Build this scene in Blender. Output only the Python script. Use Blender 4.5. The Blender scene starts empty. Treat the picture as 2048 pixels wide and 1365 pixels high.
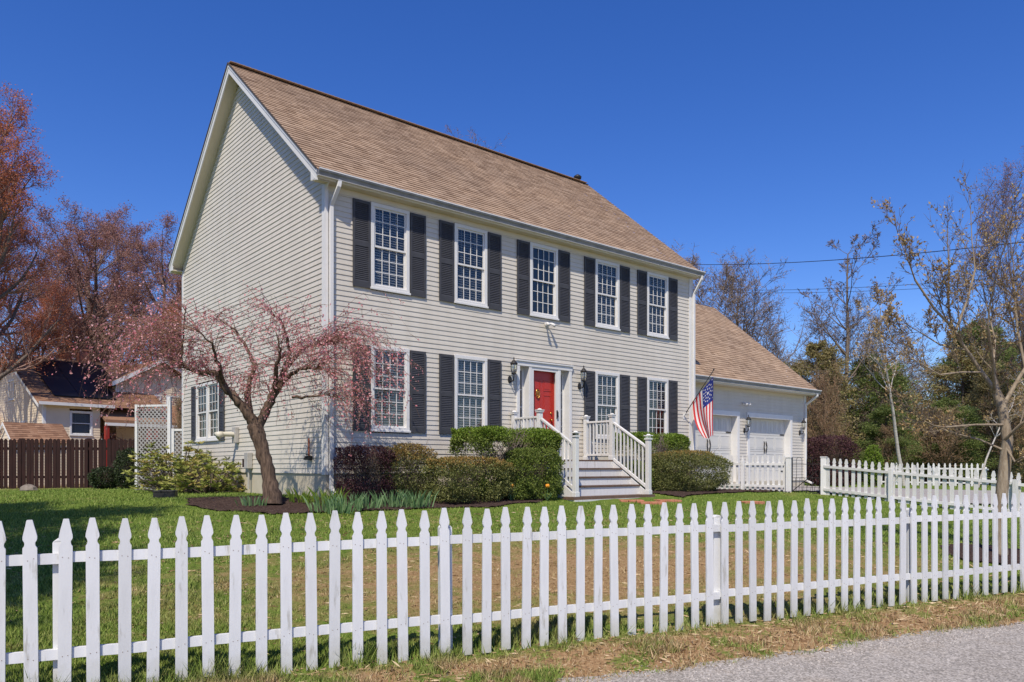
import bpy, math, random
import numpy as np
from mathutils import Vector, Matrix
R = math.radians
random.seed(7); RNG = np.random.default_rng(7)
scene = bpy.context.scene
col = scene.collection

# ------------------------------------------------------------------ camera
CZ = 1.48
cam_d = bpy.data.cameras.new('camera'); cam = bpy.data.objects.new('camera', cam_d); col.objects.link(cam)
cam.location = (0, 0, CZ); cam.rotation_euler = (R(90), 0, 0)
cam_d.sensor_width = 36; cam_d.lens = 1532 / 2048 * 36; cam_d.shift_y = (935 - 682.5) / 2048
cam_d.clip_start = 0.1; cam_d.clip_end = 3000
scene.camera = cam
# ------------------------------------------------------------------ light (sun travels along LT)
LT = Vector((.24, 1.264, -1.76)).normalized()
sun_d = bpy.data.lights.new('sun', 'SUN'); sun = bpy.data.objects.new('sun', sun_d); col.objects.link(sun)
sun_d.energy = 4.3; sun_d.angle = R(.55); sun_d.color = (1, .91, .78)
sun.rotation_euler = LT.to_track_quat('-Z', 'Y').to_euler(); sun.location = (-5, -20, 30)
w = bpy.data.worlds.new('World'); scene.world = w; w.use_nodes = True
nt = w.node_tree; bg = nt.nodes['Background']
sky = nt.nodes.new('ShaderNodeTexSky'); sky.sky_type = 'NISHITA'; sky.sun_disc = False
sky.sun_elevation = R(53.8); sky.sun_rotation = R(190.8); sky.altitude = 600; sky.air_density = 1.0; sky.dust_density = .5; sky.ozone_density = 4.5
hs = nt.nodes.new('ShaderNodeHueSaturation'); hs.inputs['Saturation'].default_value = 1.28; hs.inputs['Hue'].default_value = .518
nt.links.new(sky.outputs[0], hs.inputs['Color']); nt.links.new(hs.outputs[0], bg.inputs[0])
bg.inputs[1].default_value = .14
vs = scene.view_settings; vs.view_transform = 'Standard'; vs.look = 'None'; vs.gamma = 1; vs.exposure = 0.2; vs.use_curve_mapping = False

# ------------------------------------------------------------------ materials
def mat(name, rgb=(.5, .5, .5), rough=.6, spec=.3, metal=0.0):
    m = bpy.data.materials.new(name); m.use_nodes = True
    b = m.node_tree.nodes['Principled BSDF']
    b.inputs['Base Color'].default_value = (*rgb, 1); b.inputs['Roughness'].default_value = rough
    b.inputs['Specular IOR Level'].default_value = spec; b.inputs['Metallic'].default_value = metal
    return m
def N(m, t, **k):
    n = m.node_tree.nodes.new(t)
    for a, b in k.items(): setattr(n, a, b)
    return n
def Lk(m, a, b): m.node_tree.links.new(a, b)
def ramp(m, fac, stops):
    r = N(m, 'ShaderNodeValToRGB'); e = r.color_ramp.elements
    while len(e) < len(stops): e.new(.5)
    for i, (p, c) in enumerate(stops): e[i].position = p; e[i].color = (*c, 1)
    Lk(m, fac, r.inputs[0]); return r.outputs[0]
def noise(m, scale, detail=3, vec=None, rough=.55, stretch=None):
    n = N(m, 'ShaderNodeTexNoise'); n.inputs['Scale'].default_value = scale; n.inputs['Detail'].default_value = detail
    n.inputs['Roughness'].default_value = rough
    if vec is None: vec = pos(m)
    if stretch:
        mp = N(m, 'ShaderNodeMapping'); mp.inputs['Scale'].default_value = stretch; Lk(m, vec, mp.inputs[0]); vec = mp.outputs[0]
    Lk(m, vec, n.inputs['Vector']); return n.outputs['Fac']
def pos(m): return N(m, 'ShaderNodeNewGeometry').outputs['Position']
def objc(m): return N(m, 'ShaderNodeTexCoord').outputs['Object']
def mix(m, fac, a, b, mode='MIX'):
    n = N(m, 'ShaderNodeMix', data_type='RGBA', blend_type=mode)
    for s, v in ((n.inputs[0], fac), (n.inputs[6], a), (n.inputs[7], b)):
        if hasattr(v, 'links'): Lk(m, v, s)
        else: s.default_value = (*v, 1) if isinstance(v, tuple) else v
    return n.outputs[2]
def mth(m, op, a, b=0.0, clamp=False):
    n = N(m, 'ShaderNodeMath', operation=op); n.use_clamp = clamp
    for s, v in ((n.inputs[0], a), (n.inputs[1], b)):
        if hasattr(v, 'links'): Lk(m, v, s)
        else: s.default_value = v
    return n.outputs[0]
def bump(m, h, strength=.3, dist=.01):
    n = N(m, 'ShaderNodeBump'); n.inputs['Strength'].default_value = strength; n.inputs['Distance'].default_value = dist
    Lk(m, h, n.inputs['Height']); Lk(m, n.outputs[0], m.node_tree.nodes['Principled BSDF'].inputs['Normal'])
def base(m, c): Lk(m, c, m.node_tree.nodes['Principled BSDF'].inputs['Base Color'])
def grained(name, a, b, scale=3, rough=.6, stretch=None, bs=0, spec=.3):
    m = mat(name, a, rough, spec); base(m, ramp(m, noise(m, scale, 5, objc(m), .6, stretch), [(.3, a), (.7, b)]))
    if bs: bump(m, noise(m, scale * 4, 4, objc(m), .6, stretch), bs)
    return m
def leafmat(name, stops, trans=.0, rough=.55, spec=.25):
    m = mat(name, stops[0], rough, spec); a = N(m, 'ShaderNodeAttribute', attribute_name='v')
    n = len(stops); base(m, ramp(m, a.outputs['Fac'], [(i / max(1, n - 1), c) for i, c in enumerate(stops)]))
    if trans:
        nt_ = m.node_tree; p = nt_.nodes['Principled BSDF']; t = N(m, 'ShaderNodeBsdfTranslucent'); mx = N(m, 'ShaderNodeMixShader')
        r = [l for l in nt_.links if l.to_socket == p.inputs['Base Color']][0].from_socket
        Lk(m, r, t.inputs[0]); mx.inputs[0].default_value = trans; Lk(m, p.outputs[0], mx.inputs[1]); Lk(m, t.outputs[0], mx.inputs[2])
        Lk(m, mx.outputs[0], nt_.nodes['Material Output'].inputs['Surface'])
    return m
def glassmat(name, refl=.25, tint=(.8, .85, .88), rough=.0, fk=.9):
    m = bpy.data.materials.new(name); m.use_nodes = True; t = m.node_tree; t.nodes.clear()
    o = t.nodes.new('ShaderNodeOutputMaterial'); a = t.nodes.new('ShaderNodeBsdfTransparent'); g = t.nodes.new('ShaderNodeBsdfGlossy'); x = t.nodes.new('ShaderNodeMixShader')
    a.inputs[0].default_value = (*tint, 1); g.inputs['Roughness'].default_value = rough; g.inputs[0].default_value = (.92, .88, .80, 1)
    f = t.nodes.new('ShaderNodeFresnel'); f.inputs[0].default_value = 1.5
    k = t.nodes.new('ShaderNodeMath'); k.operation = 'MULTIPLY_ADD'; k.inputs[1].default_value = fk; k.inputs[2].default_value = refl
    t.links.new(f.outputs[0], k.inputs[0]); t.links.new(k.outputs[0], x.inputs[0]); t.links.new(a.outputs[0], x.inputs[1]); t.links.new(g.outputs[0], x.inputs[2]); t.links.new(x.outputs[0], o.inputs[0])
    return m

M = {}
M['blind'] = leafmat('blind_slats', [(.62, .62, .60)] * 2, .35, rough=.5)
M['siding'] = grained('siding_vinyl', (.60, .555, .475), (.65, .605, .525), 1.2, .5, (1, 1, 6))
M['gsiding'] = grained('garage_siding', (.60, .555, .475), (.65, .605, .525), 1.2, .5, (1, 1, 6))
M['trim'] = grained('white_trim', (.66, .65, .62), (.73, .72, .695), 2, .45)
M['soffit'] = grained('cream_soffit', (.62, .56, .44), (.66, .60, .48), 3, .6)
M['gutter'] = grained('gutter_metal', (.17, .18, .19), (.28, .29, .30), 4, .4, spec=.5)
M['shutter'] = grained('shutter_vinyl', (.050, .050, .054), (.068, .069, .075), 5, .55)
M['found'] = grained('foundation_concrete', (.46, .41, .31), (.56, .50, .39), 2.5, .9, bs=.2)
M['glass'] = glassmat('window_glass', .075, (.90, .91, .91), 0.02, .5)
M['dark'] = mat('room_dark', (.03, .03, .033), .9, .1)
M['red'] = grained('red_door_paint', (.50, .032, .020), (.56, .045, .028), 2, .35, spec=.5)
M['gold'] = mat('brass', (.75, .45, .12), .3, .5, 1)
M['black'] = grained('black_iron', (.016, .016, .017), (.03, .028, .028), 20, .5)
M['lglass'] = glassmat('lantern_glass', .12, (.85, .87, .86), .05)
M['gdoor'] = grained('garage_door_paint', (.58, .57, .53), (.63, .62, .58), 1, .5)
M['deck'] = grained('brown_tread', (.10, .065, .045), (.16, .10, .07), 6, .7)
M['paint'] = grained('white_fence_paint', (.61, .615, .61), (.69, .695, .69), 2.5, .5, (6, 6, 1), .15)
def add_grime(m, z0, z1, c=(.42, .40, .30)):   # splashed dirt low on the pickets, a stain with noise edges
    g = N(m, 'ShaderNodeSeparateXYZ'); Lk(m, pos(m), g.inputs[0]); b = m.node_tree.nodes['Principled BSDF']
    src = [l for l in m.node_tree.links if l.to_socket == b.inputs['Base Color']][0].from_socket
    zz = mth(m, 'ADD', g.outputs[2], mth(m, 'MULTIPLY', mth(m, 'SUBTRACT', noise(m, 9, 4), .5), .35))
    mr = N(m, 'ShaderNodeMapRange'); mr.inputs[1].default_value = z0; mr.inputs[2].default_value = z1; mr.inputs[3].default_value = .55; mr.inputs[4].default_value = 0
    Lk(m, zz, mr.inputs[0]); base(m, mix(m, mr.outputs[0], src, c))
add_grime(M['paint'], .10, .30)
M['paint2'] = grained('white_painted_wood', (.63, .625, .60), (.71, .70, .675), 2.5, .5, (6, 6, 1), .15)
M['bfence'] = grained('brown_stained_boards', (.014, .006, .005), (.038, .013, .010), 2.5, .85, (8, 8, 1), .3)
M['bark'] = grained('grey_brown_bark', (.10, .075, .055), (.20, .16, .125), 9, .95, (3, 3, .6), .9)
M['cherrybark'] = grained('cherry_bark', (.035, .022, .016), (.20, .135, .095), 10, .9, (3, 3, .5), 1)
M['palebark'] = grained('pale_smooth_bark', (.17, .125, .08), (.36, .30, .215), 7, .9, (3, 3, .8), .6)
M['birchbark'] = grained('white_birch_bark', (.35, .31, .27), (.62, .58, .52), 4, .8, (1, 1, 6), .3)
M['twig'] = mat('twig_brown', (.13, .095, .075), .9, .1)
M['greytwig'] = mat('twig_grey', (.20, .16, .135), .9, .1)
M['brick'] = grained('brick', (.30, .10, .06), (.42, .17, .10), 5, .9)
M['solar'] = mat('solar_panel_glass', (.006, .007, .010), .35, .3)
M['nsiding'] = grained('neighbour_siding', (.68, .57, .42), (.74, .63, .47), 1.5, .6)
M['porchred'] = mat('porch_red_paint', (.28, .03, .02), .5)
M['stone'] = grained('field_stone', (.16, .13, .10), (.27, .23, .19), 6, .9, bs=.5)
M['paver'] = grained('red_paver', (.36, .13, .07), (.50, .22, .13), 12, .9, bs=.4)
for k_ in ('siding', 'gsiding'):   # faint rain streaks and dust
    m_ = M[k_]; b_ = m_.node_tree.nodes['Principled BSDF']; s_ = [l for l in m_.node_tree.links if l.to_socket == b_.inputs['Base Color']][0].from_socket
    base(m_, mix(m_, 1., mix(m_, 1., s_, ramp(m_, noise(m_, 1.4, 4, objc(m_), .6, (3, 3, .25)), [(.3, (.93, .925, .91)), (.65, (1.02, 1.02, 1.02))]), 'MULTIPLY'), ramp(m_, noise(m_, .35, 3, objc(m_)), [(.3, (.95, .95, .95)), (.7, (1.03, 1.03, 1.03))]), 'MULTIPLY'))
for k_ in ('paint', 'paint2'):     # every board weathers a little differently
    m_ = M[k_]; b_ = m_.node_tree.nodes['Principled BSDF']; s_ = [l for l in m_.node_tree.links if l.to_socket == b_.inputs['Base Color']][0].from_socket
    oi = N(m_, 'ShaderNodeObjectInfo'); v_ = ramp(m_, oi.outputs['Random'], [(0, (.90, .90, .89)), (.5, (1, 1, 1)), (1, (1.04, 1.04, 1.04))]); st_ = ramp(m_, noise(m_, 6, 5, pos(m_), .65, (3, 3, .5)), [(.30, (.70, .68, .63)), (.40, (1, 1, 1))])
    base(m_, mix(m_, 1., mix(m_, 1., s_, v_, 'MULTIPLY'), st_, 'MULTIPLY'))
# shingles: each tab has its own tone
def shingle(name, stops):
    m = leafmat(name, stops, rough=.95, spec=.1)
    b = m.node_tree.nodes['Principled BSDF']; src = [l for l in m.node_tree.links if l.to_socket == b.inputs['Base Color']][0].from_socket
    n2 = ramp(m, noise(m, 90, 3, objc(m)), [(.3, (.72, .72, .72)), (.7, (1.2, 1.2, 1.2))]); n1 = ramp(m, noise(m, .6, 4, objc(m)), [(.3, (.88, .88, .9)), (.7, (1.1, 1.08, 1.05))])
    base(m, mix(m, 1.0, mix(m, 1.0, src, n2, 'MULTIPLY'), n1, 'MULTIPLY')); bump(m, noise(m, 120, 2, objc(m)), .4, .004)
    return m
M['shingle'] = shingle('roof_shingles', [(.275, .190, .130), (.335, .238, .164), (.372, .268, .186), (.415, .305, .215)])
M['nshingle'] = shingle('neighbour_shingles', [(.20, .11, .07), (.28, .16, .10), (.33, .20, .13)])

M['nail'] = mat('rusty_nail', (.28, .22, .18), .7)
M['ridge'] = mat('ridge_edge', (.07, .055, .045), .9)
# ------------------------------------------------------------------ mesh helpers
def link(o, parent=None):
    col.objects.link(o)
    if parent: o.parent = parent
    return o
def tag(o, label=None, cat=None, group=None, kind=None):
    for k, v in (('label', label), ('category', cat), ('group', group), ('kind', kind)):
        if v: o[k] = v
    return o
def empty(name, loc=(0, 0, 0), rz=0, label=None, cat=None, group=None):
    o = bpy.data.objects.new(name, None); o.location = loc; o.rotation_euler = (0, 0, rz); o.empty_display_size = .3
    col.objects.link(o); return tag(o, label, cat, group)
class MB:
    def __init__(s): s.v = []; s.f = []; s.m = []; s.a = []
    def face(s, pts, m=0, a=.5):
        i = len(s.v); s.v += [tuple(p) for p in pts]; s.f.append(tuple(range(i, i + len(pts)))); s.m.append(m); s.a.append(a); return s
    def box(s, x0, y0, z0, x1, y1, z1, m=0, a=.5):
        if x0 > x1: x0, x1 = x1, x0
        if y0 > y1: y0, y1 = y1, y0
        if z0 > z1: z0, z1 = z1, z0
        i = len(s.v); s.v += [(x0, y0, z0), (x1, y0, z0), (x1, y1, z0), (x0, y1, z0), (x0, y0, z1), (x1, y0, z1), (x1, y1, z1), (x0, y1, z1)]
        for q in ((3, 2, 1, 0), (4, 5, 6, 7), (0, 1, 5, 4), (1, 2, 6, 5), (2, 3, 7, 6), (3, 0, 4, 7)):
            s.f.append(tuple(i + k for k in q)); s.m.append(m); s.a.append(a)
        return s
    def bar(s, p, q, w, h, m=0, up=(0, 0, 1)):        # box beam from p to q, w across, h along up
        p, q, up = Vector(p), Vector(q), Vector(up); d = (q - p).normalized(); x = d.cross(up).normalized() * w / 2; y = x.cross(d).normalized() * h / 2
        i = len(s.v)
        for c in (p, q): s.v += [tuple(c - x - y), tuple(c + x - y), tuple(c + x + y), tuple(c - x + y)]
        for f in ((0, 1, 2, 3), (7, 6, 5, 4), (0, 4, 5, 1), (1, 5, 6, 2), (2, 6, 7, 3), (3, 7, 4, 0)): s.f.append(tuple(i + k for k in f)); s.m.append(m); s.a.append(.5)
        return s
    def prism(s, pts, d, m=0):                         # closed planar polygon pts (3D) pushed along d
        n = len(pts); i = len(s.v); s.v += [tuple(p) for p in pts] + [(p[0] + d[0], p[1] + d[1], p[2] + d[2]) for p in pts]
        s.f.append(tuple(range(i, i + n))); s.f.append(tuple(range(i + 2 * n - 1, i + n - 1, -1)))
        for k in range(n): s.f.append((i + k, i + n + k, i + n + (k + 1) % n, i + (k + 1) % n))
        s.m += [m] * (n + 2); s.a += [.5] * (n + 2); return s
    def tube(s, P, rad, n=6, m=0, cap=False, a=.5):    # polyline tube
        P = [Vector(p) for p in P]
        if not hasattr(rad, '__len__'): rad = [rad] * len(P)
        base_ = len(s.v); ref = Vector((0, 0, 1)) if abs((P[-1] - P[0]).normalized().z) < .9 else Vector((1, 0, 0))
        for k, p in enumerate(P):
            d = (P[min(k + 1, len(P) - 1)] - P[max(k - 1, 0)]); d = d.normalized() if d.length > 1e-9 else Vector((0, 0, 1))
            x = d.cross(ref)
            x = x.normalized() if x.length > 1e-6 else Vector((1, 0, 0)); y = d.cross(x)
            for j in range(n):
                t = 2 * math.pi * j / n; c = p + (x * math.cos(t) + y * math.sin(t)) * rad[k]; s.v.append((c.x, c.y, c.z))
        for k in range(len(P) - 1):
            for j in range(n):
                j2 = (j + 1) % n; s.f.append((base_ + k * n + j, base_ + k * n + j2, base_ + (k + 1) * n + j2, base_ + (k + 1) * n + j)); s.m.append(m); s.a.append(a)
        if cap:
            s.f.append(tuple(base_ + j for j in range(n - 1, -1, -1))); s.f.append(tuple(base_ + (len(P) - 1) * n + j for j in range(n))); s.m += [m, m]; s.a += [a, a]
        return s
    def lathe(s, c, prof, n=12, m=0):                  # prof = [(r,z)...] around vertical axis at c
        s.tube([(c[0], c[1], c[2] + z) for r, z in prof], [max(r, 1e-4) for r, z in prof], n, m); return s
    def build(s, name, mats, parent=None, smooth=False, bevel=0):
        me = bpy.data.meshes.new(name); me.from_pydata(s.v, [], s.f)
        if not isinstance(mats, (list, tuple)): mats = [mats]
        for x in mats: me.materials.append(M[x] if isinstance(x, str) else x)
        me.polygons.foreach_set('material_index', s.m)
        at = me.attributes.new('v', 'FLOAT', 'FACE'); at.data.foreach_set('value', s.a)
        if smooth: me.polygons.foreach_set('use_smooth', [True] * len(s.f))
        me.update(); o = bpy.data.objects.new(name, me); link(o, parent)
        if bevel:
            b = o.modifiers.new('bevel', 'BEVEL'); b.width = bevel; b.segments = 2; b.limit_method = 'ANGLE'
        return o
def np_mesh(name, V, k, vals, m, parent=None, smooth=False):  # V (n*k,3): n separate k-gons
    n = len(V) // k; me = bpy.data.meshes.new(name); me.vertices.add(len(V)); me.vertices.foreach_set('co', V.astype(np.float32).ravel())
    me.loops.add(n * k); me.loops.foreach_set('vertex_index', np.arange(n * k, dtype=np.int32))
    me.polygons.add(n); me.polygons.foreach_set('loop_start', np.arange(0, n * k, k, dtype=np.int32)); me.polygons.foreach_set('loop_total', np.full(n, k, np.int32))
    at = me.attributes.new('v', 'FLOAT', 'FACE'); at.data.foreach_set('value', vals.astype(np.float32))
    me.materials.append(M[m] if isinstance(m, str) else m); me.update(calc_edges=True); me.validate()
    o = bpy.data.objects.new(name, me); return link(o, parent)
def leaves(P, size, D=None, spread=1.0, aspect=1.8, asz=.35):  # leaf-shaped 4-gons at points P; D long axis bias
    n = len(P); d = RNG.normal(size=(n, 3)) * spread
    if D is not None: d = d + D
    d /= np.linalg.norm(d, axis=1)[:, None] + 1e-9; u = np.cross(d, RNG.normal(size=(n, 3))); u /= np.linalg.norm(u, axis=1)[:, None] + 1e-9
    s = (size * (1 + RNG.uniform(-asz, asz, n)))[:, None]; a = P; c = P + d * s; wv = u * s / aspect / 2; mid = P + d * s * .45
    return np.stack([a, mid + wv, c, mid - wv], 1).reshape(-1, 3)

TH = .6998; CT, ST = math.cos(TH), math.sin(TH); HX, HY = (651 - 1024) / 1532 * 14.4, 14.4
def hw(t, s, z): return Vector((HX + t * CT - s * ST, HY + t * ST + s * CT, CZ + z))   # house frame (z from camera height) to world
FP = (-2.994, 4.479); FD = (.905, .425); FN = (-.425, .905)
def vv(x, y): return (x - FP[0]) * FN[0] + (y - FP[1]) * FN[1]
def uu(x, y): return (x - FP[0]) * FD[0] + (y - FP[1]) * FD[1]
def wig(x, y): return .5 * np.sin(x * 1.7 + 1.3 * np.sin(y * .9)) + .3 * np.sin(y * 3.1 + x * .7) + .2 * np.sin(x * 5.3 - y * 4.1)
def ground(x, y):
    x = np.asarray(x, float); y = np.asarray(y, float); v = vv(x, y)
    q = np.clip(v, 0, 9.6); z = .085 + .0866 * q
    q2 = np.clip(-v / .95, 0, 1); z = z - .115 * q2 ** 1.3
    z = z - .012 * np.clip(x, 0, 25) * np.clip(v / 9, 0, 1) - .018 * np.clip(-x - 5, 0, 12) * np.clip(v / 9, 0, 1)
    z = z + (.012 * wig(x, y) + .012 * wig(x * 2.3, y * 2.1)) * np.clip(v * .5 + 1.2, 0, 1)
    return z
def gz(x, y): return float(ground(x, y))

# ------------------------------------------------------------------ ground, road, driveway, beds
def lawn_nodes(m, blade):
    P = pos(m); mp = N(m, 'ShaderNodeMapping', vector_type='TEXTURE'); mp.inputs['Location'].default_value = (1.2, 9.0, 0); mp.inputs['Rotation'].default_value = (0, 0, .40)
    mp.inputs['Scale'].default_value = (5.2, 2.3, 1000); Lk(m, P, mp.inputs[0])
    ln = N(m, 'ShaderNodeVectorMath', operation='LENGTH'); Lk(m, mp.outputs[0], ln.inputs[0])
    n1 = noise(m, .55, 5, P, .6); n2 = noise(m, 2.6, 4, P, .65); n3 = noise(m, 14, 3, P, .6)
    d = mth(m, 'SUBTRACT', 1.12, ln.outputs['Value']); d = mth(m, 'MULTIPLY', d, 1.3)
    d = mth(m, 'ADD', d, mth(m, 'MULTIPLY', mth(m, 'SUBTRACT', n2, .5), 2.6)); d = mth(m, 'ADD', d, mth(m, 'MULTIPLY', mth(m, 'SUBTRACT', n3, .5), .9), True)
    sc = mth(m, 'MULTIPLY', mth(m, 'SUBTRACT', mth(m, 'ADD', mth(m, 'MULTIPLY', n1, .6), mth(m, 'MULTIPLY', n2, .4)), .585), 9, True)   # scattered thin patches
    # verge: distance across the fence line
    dt = N(m, 'ShaderNodeVectorMath', operation='DOT_PRODUCT'); Lk(m, P, dt.inputs[0]); dt.inputs[1].default_value = (FN[0], FN[1], 0)
    v = mth(m, 'SUBTRACT', dt.outputs['Value'], FP[0] * FN[0] + FP[1] * FN[1])
    vg = mth(m, 'MULTIPLY', mth(m, 'ADD', mth(m, 'MULTIPLY', v, -1), -.02), 5, True)
    vg = mth(m, 'MULTIPLY', vg, mth(m, 'MULTIPLY', mth(m, 'SUBTRACT', .545 if blade else .60, mth(m, 'ADD', mth(m, 'MULTIPLY', n2, .7), mth(m, 'MULTIPLY', n3, .3))), 14, True))
    far = mth(m, 'MULTIPLY', mth(m, 'SUBTRACT', v, 24), .15, True)
    dry = mth(m, 'MAXIMUM', mth(m, 'MAXIMUM', mth(m, 'MULTIPLY', d, .92), mth(m, 'MULTIPLY', sc, .7)), mth(m, 'MAXIMUM', vg, mth(m, 'MULTIPLY', far, .8)))
    g = ramp(m, noise(m, 1.1, 4, P), [(.3, (.115, .17, .028)), (.7, (.20, .245, .05))])
    if blade:
        a = N(m, 'ShaderNodeAttribute', attribute_name='v')
        g = mix(m, .75, g, ramp(m, a.outputs['Fac'], [(0, (.09, .155, .024)), (.5, (.18, .26, .045)), (1, (.31, .33, .10))]))
        dc = ramp(m, a.outputs['Fac'], [(0, (.24, .15, .07)), (.6, (.40, .28, .15)), (.85, (.52, .40, .23)), (1, (.16, .20, .05))])
    else:
        dc = ramp(m, noise(m, 30, 4, P, .7), [(.25, (.16, .09, .045)), (.5, (.30, .185, .095)), (.75, (.44, .32, .18))])
        g = mix(m, ramp(m, noise(m, 40, 3, P, .7), [(.35, (0, 0, 0)), (.7, (1, 1, 1))]), g, (.055, .105, .016))
    base(m, mix(m, dry, g, dc))
    return dry
mg = mat('lawn_ground', rough=.95, spec=.05); lawn_nodes(mg, False); bump(mg, noise(mg, 45, 4, pos(mg), .7), .6, .02); M['lawn'] = mg
mb_ = mat('grass_blade', rough=.6, spec=.15); lawn_nodes(mb_, True); M['blade'] = mb_
ma = mat('asphalt', (.3, .29, .28), .9, .2); P = pos(ma)
vo = N(ma, 'ShaderNodeTexVoronoi'); vo.inputs['Scale'].default_value = 75; Lk(ma, P, vo.inputs['Vector'])
sp = ramp(ma, vo.outputs['Color'], [(.2, (.215, .20, .175)), (.5, (.32, .295, .262)), (.8, (.46, .43, .385))])
sp2 = ramp(ma, noise(ma, 30, 5, P, .75), [(.3, (.72, .72, .73)), (.7, (1.2, 1.19, 1.18))])
big = ramp(ma, noise(ma, 1.2, 5, P, .6), [(.3, (.92, .90, .87)), (.52, (1.04, 1.03, 1.02)), (.62, (1.02, .99, .95)), (.72, (1.12, 1.02, .88))])
base(ma, mix(ma, 1., mix(ma, 1., sp, sp2, 'MULTIPLY'), big, 'MULTIPLY')); bump(ma, vo.outputs['Distance'], .6, .006); M['asphalt'] = ma
md = mat('driveway_asphalt', (.3, .28, .26), .9, .2); base(md, ramp(md, noise(md, 12, 5, pos(md), .7), [(.3, (.24, .22, .20)), (.7, (.40, .37, .34))])); M['drive'] = md
mm = mat('mulch', (.08, .05, .035), .95, .05); base(mm, ramp(mm, noise(mm, 28, 5, pos(mm), .75, (1, 1.6, 1)), [(.3, (.020, .013, .011)), (.55, (.075, .050, .042)), (.72, (.16, .115, .09))])); bump(mm, noise(mm, 35, 4, pos(mm), .7), 1, .03); M['mulch'] = mm

def axis(fine, a, b, lo, hi):
    l = list(np.arange(a, b, fine)); s = fine; x = a
    while x > lo: s *= 1.25; x -= s; l.insert(0, x)
    s = fine; x = l[-1]
    while x < hi: s *= 1.25; x += s; l.append(x)
    return np.array(l)
ax = axis(.16, -9, 14, -900, 900); ay = axis(.16, 2, 23, -300, 1200)
X, Y = np.meshgrid(ax, ay); Z = ground(X, Y) + (RNG.uniform(-.006, .006, X.shape))
nx = len(ax); V = np.stack([X, Y, Z], -1).reshape(-1, 3); I = np.arange(len(V)).reshape(X.shape)
F = np.stack([I[:-1, :-1], I[:-1, 1:], I[1:, 1:], I[1:, :-1]], -1).reshape(-1, 4)
me = bpy.data.meshes.new('ground'); me.from_pydata(V.tolist(), [], F.tolist()); me.materials.append(M['lawn']); me.polygons.foreach_set('use_smooth', [True] * len(F))
tag(link(bpy.data.objects.new('ground', me)), kind='structure')
m = MB()
def fl(u, v, z): return (FP[0] + FD[0] * u + FN[0] * v, FP[1] + FD[1] * u + FN[1] * v, z)
m.face([fl(-80, -9, .008), fl(120, -9, .008), fl(120, -.6, .008), fl(-80, -.6, .008)]); tag(m.build('road', 'asphalt'), kind='structure')

def inpoly(x, y, poly):
    x = np.asarray(x); y = np.asarray(y); c = np.zeros(x.shape, bool); n = len(poly)
    for i in range(n):
        x0, y0 = poly[i]; x1, y1 = poly[(i + 1) % n]
        if y0 == y1: continue
        c ^= ((y0 > y) != (y1 > y)) & (x < (x1 - x0) * (y - y0) / (y1 - y0) + x0)
    return c
def sheet(name, poly, step, dz, m, amp=0.0, kind='structure'):
    a = np.array(poly); xs = np.arange(a[:, 0].min(), a[:, 0].max(), step); ys = np.arange(a[:, 1].min(), a[:, 1].max(), step)
    X, Y = np.meshgrid(xs, ys); Zg = ground(X, Y) + dz + RNG.uniform(-amp, amp, X.shape)
    jx = X + .12 * wig(X * 2, Y * 2); jy = Y + .12 * wig(Y * 2.2, X * 2)
    ins = inpoly(jx, jy, poly); cell = ins[:-1, :-1] & ins[1:, :-1] & ins[:-1, 1:] & ins[1:, 1:]
    I = np.arange(X.size).reshape(X.shape); F = np.stack([I[:-1, :-1], I[:-1, 1:], I[1:, 1:], I[1:, :-1]], -1)[cell]
    used, inv = np.unique(F, return_inverse=True); V = np.stack([X, Y, Zg], -1).reshape(-1, 3)[used]
    me = bpy.data.meshes.new(name); me.from_pydata(V.tolist(), [], inv.reshape(F.shape).tolist()); me.materials.append(M[m])
    return tag(link(bpy.data.objects.new(name, me)), kind=kind)
def hp(t, s): p = hw(t, s, 0); return (p.x, p.y)
DRIVE = [hp(11.3, .7), hp(18.6, .7), (14.5, 23.4), (30, 23.0), (30, 20.5), (14, 19.9), (11.6, 18.6), (9.9, 18.25), (8.45, 19.75), (7.4, 20.55), (5.5, 21.8)]
sheet('driveway', DRIVE, .2, .035, 'drive')
BED1 = [hp(-.1, .1), hp(4.0, .1), hp(4.0, -1.9), hp(3.0, -2.35), hp(1.2, -2.0), hp(.3, -1.9), (-2.6, 12.7), (-4.0, 12.3), (-5.6, 12.8), (-5.9, 13.9), (-4.6, 14.5), hp(-.2, -.0)]
BED2 = [hp(7.2, .1), hp(11.3, .1), (7.0, 20.6), (7.4, 20.1), (6.3, 19.4), (4.4, 18.0), (3.9, 17.2), hp(7.2, -1.2)]
BED3 = [(6.1, 10.4), (6.9, 9.9), (8.0, 10.2), (8.3, 11.2), (7.4, 12), (6.3, 11.6)]
sheet('mulch_bed', BED1, .05, .022, 'mulch', .012); sheet('mulch_bed', BED2, .07, .03, 'mulch', .012); sheet('mulch_bed', BED3, .07, .03, 'mulch', .012)
HOUSE = [hp(-.1, -.1), hp(18.6, -.1), hp(18.6, 9), hp(-.1, 9)]; PORCH = [hp(4.3, 0), hp(7.1, 0), hp(7.1, -2.5), hp(4.3, -2.5)]

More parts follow.
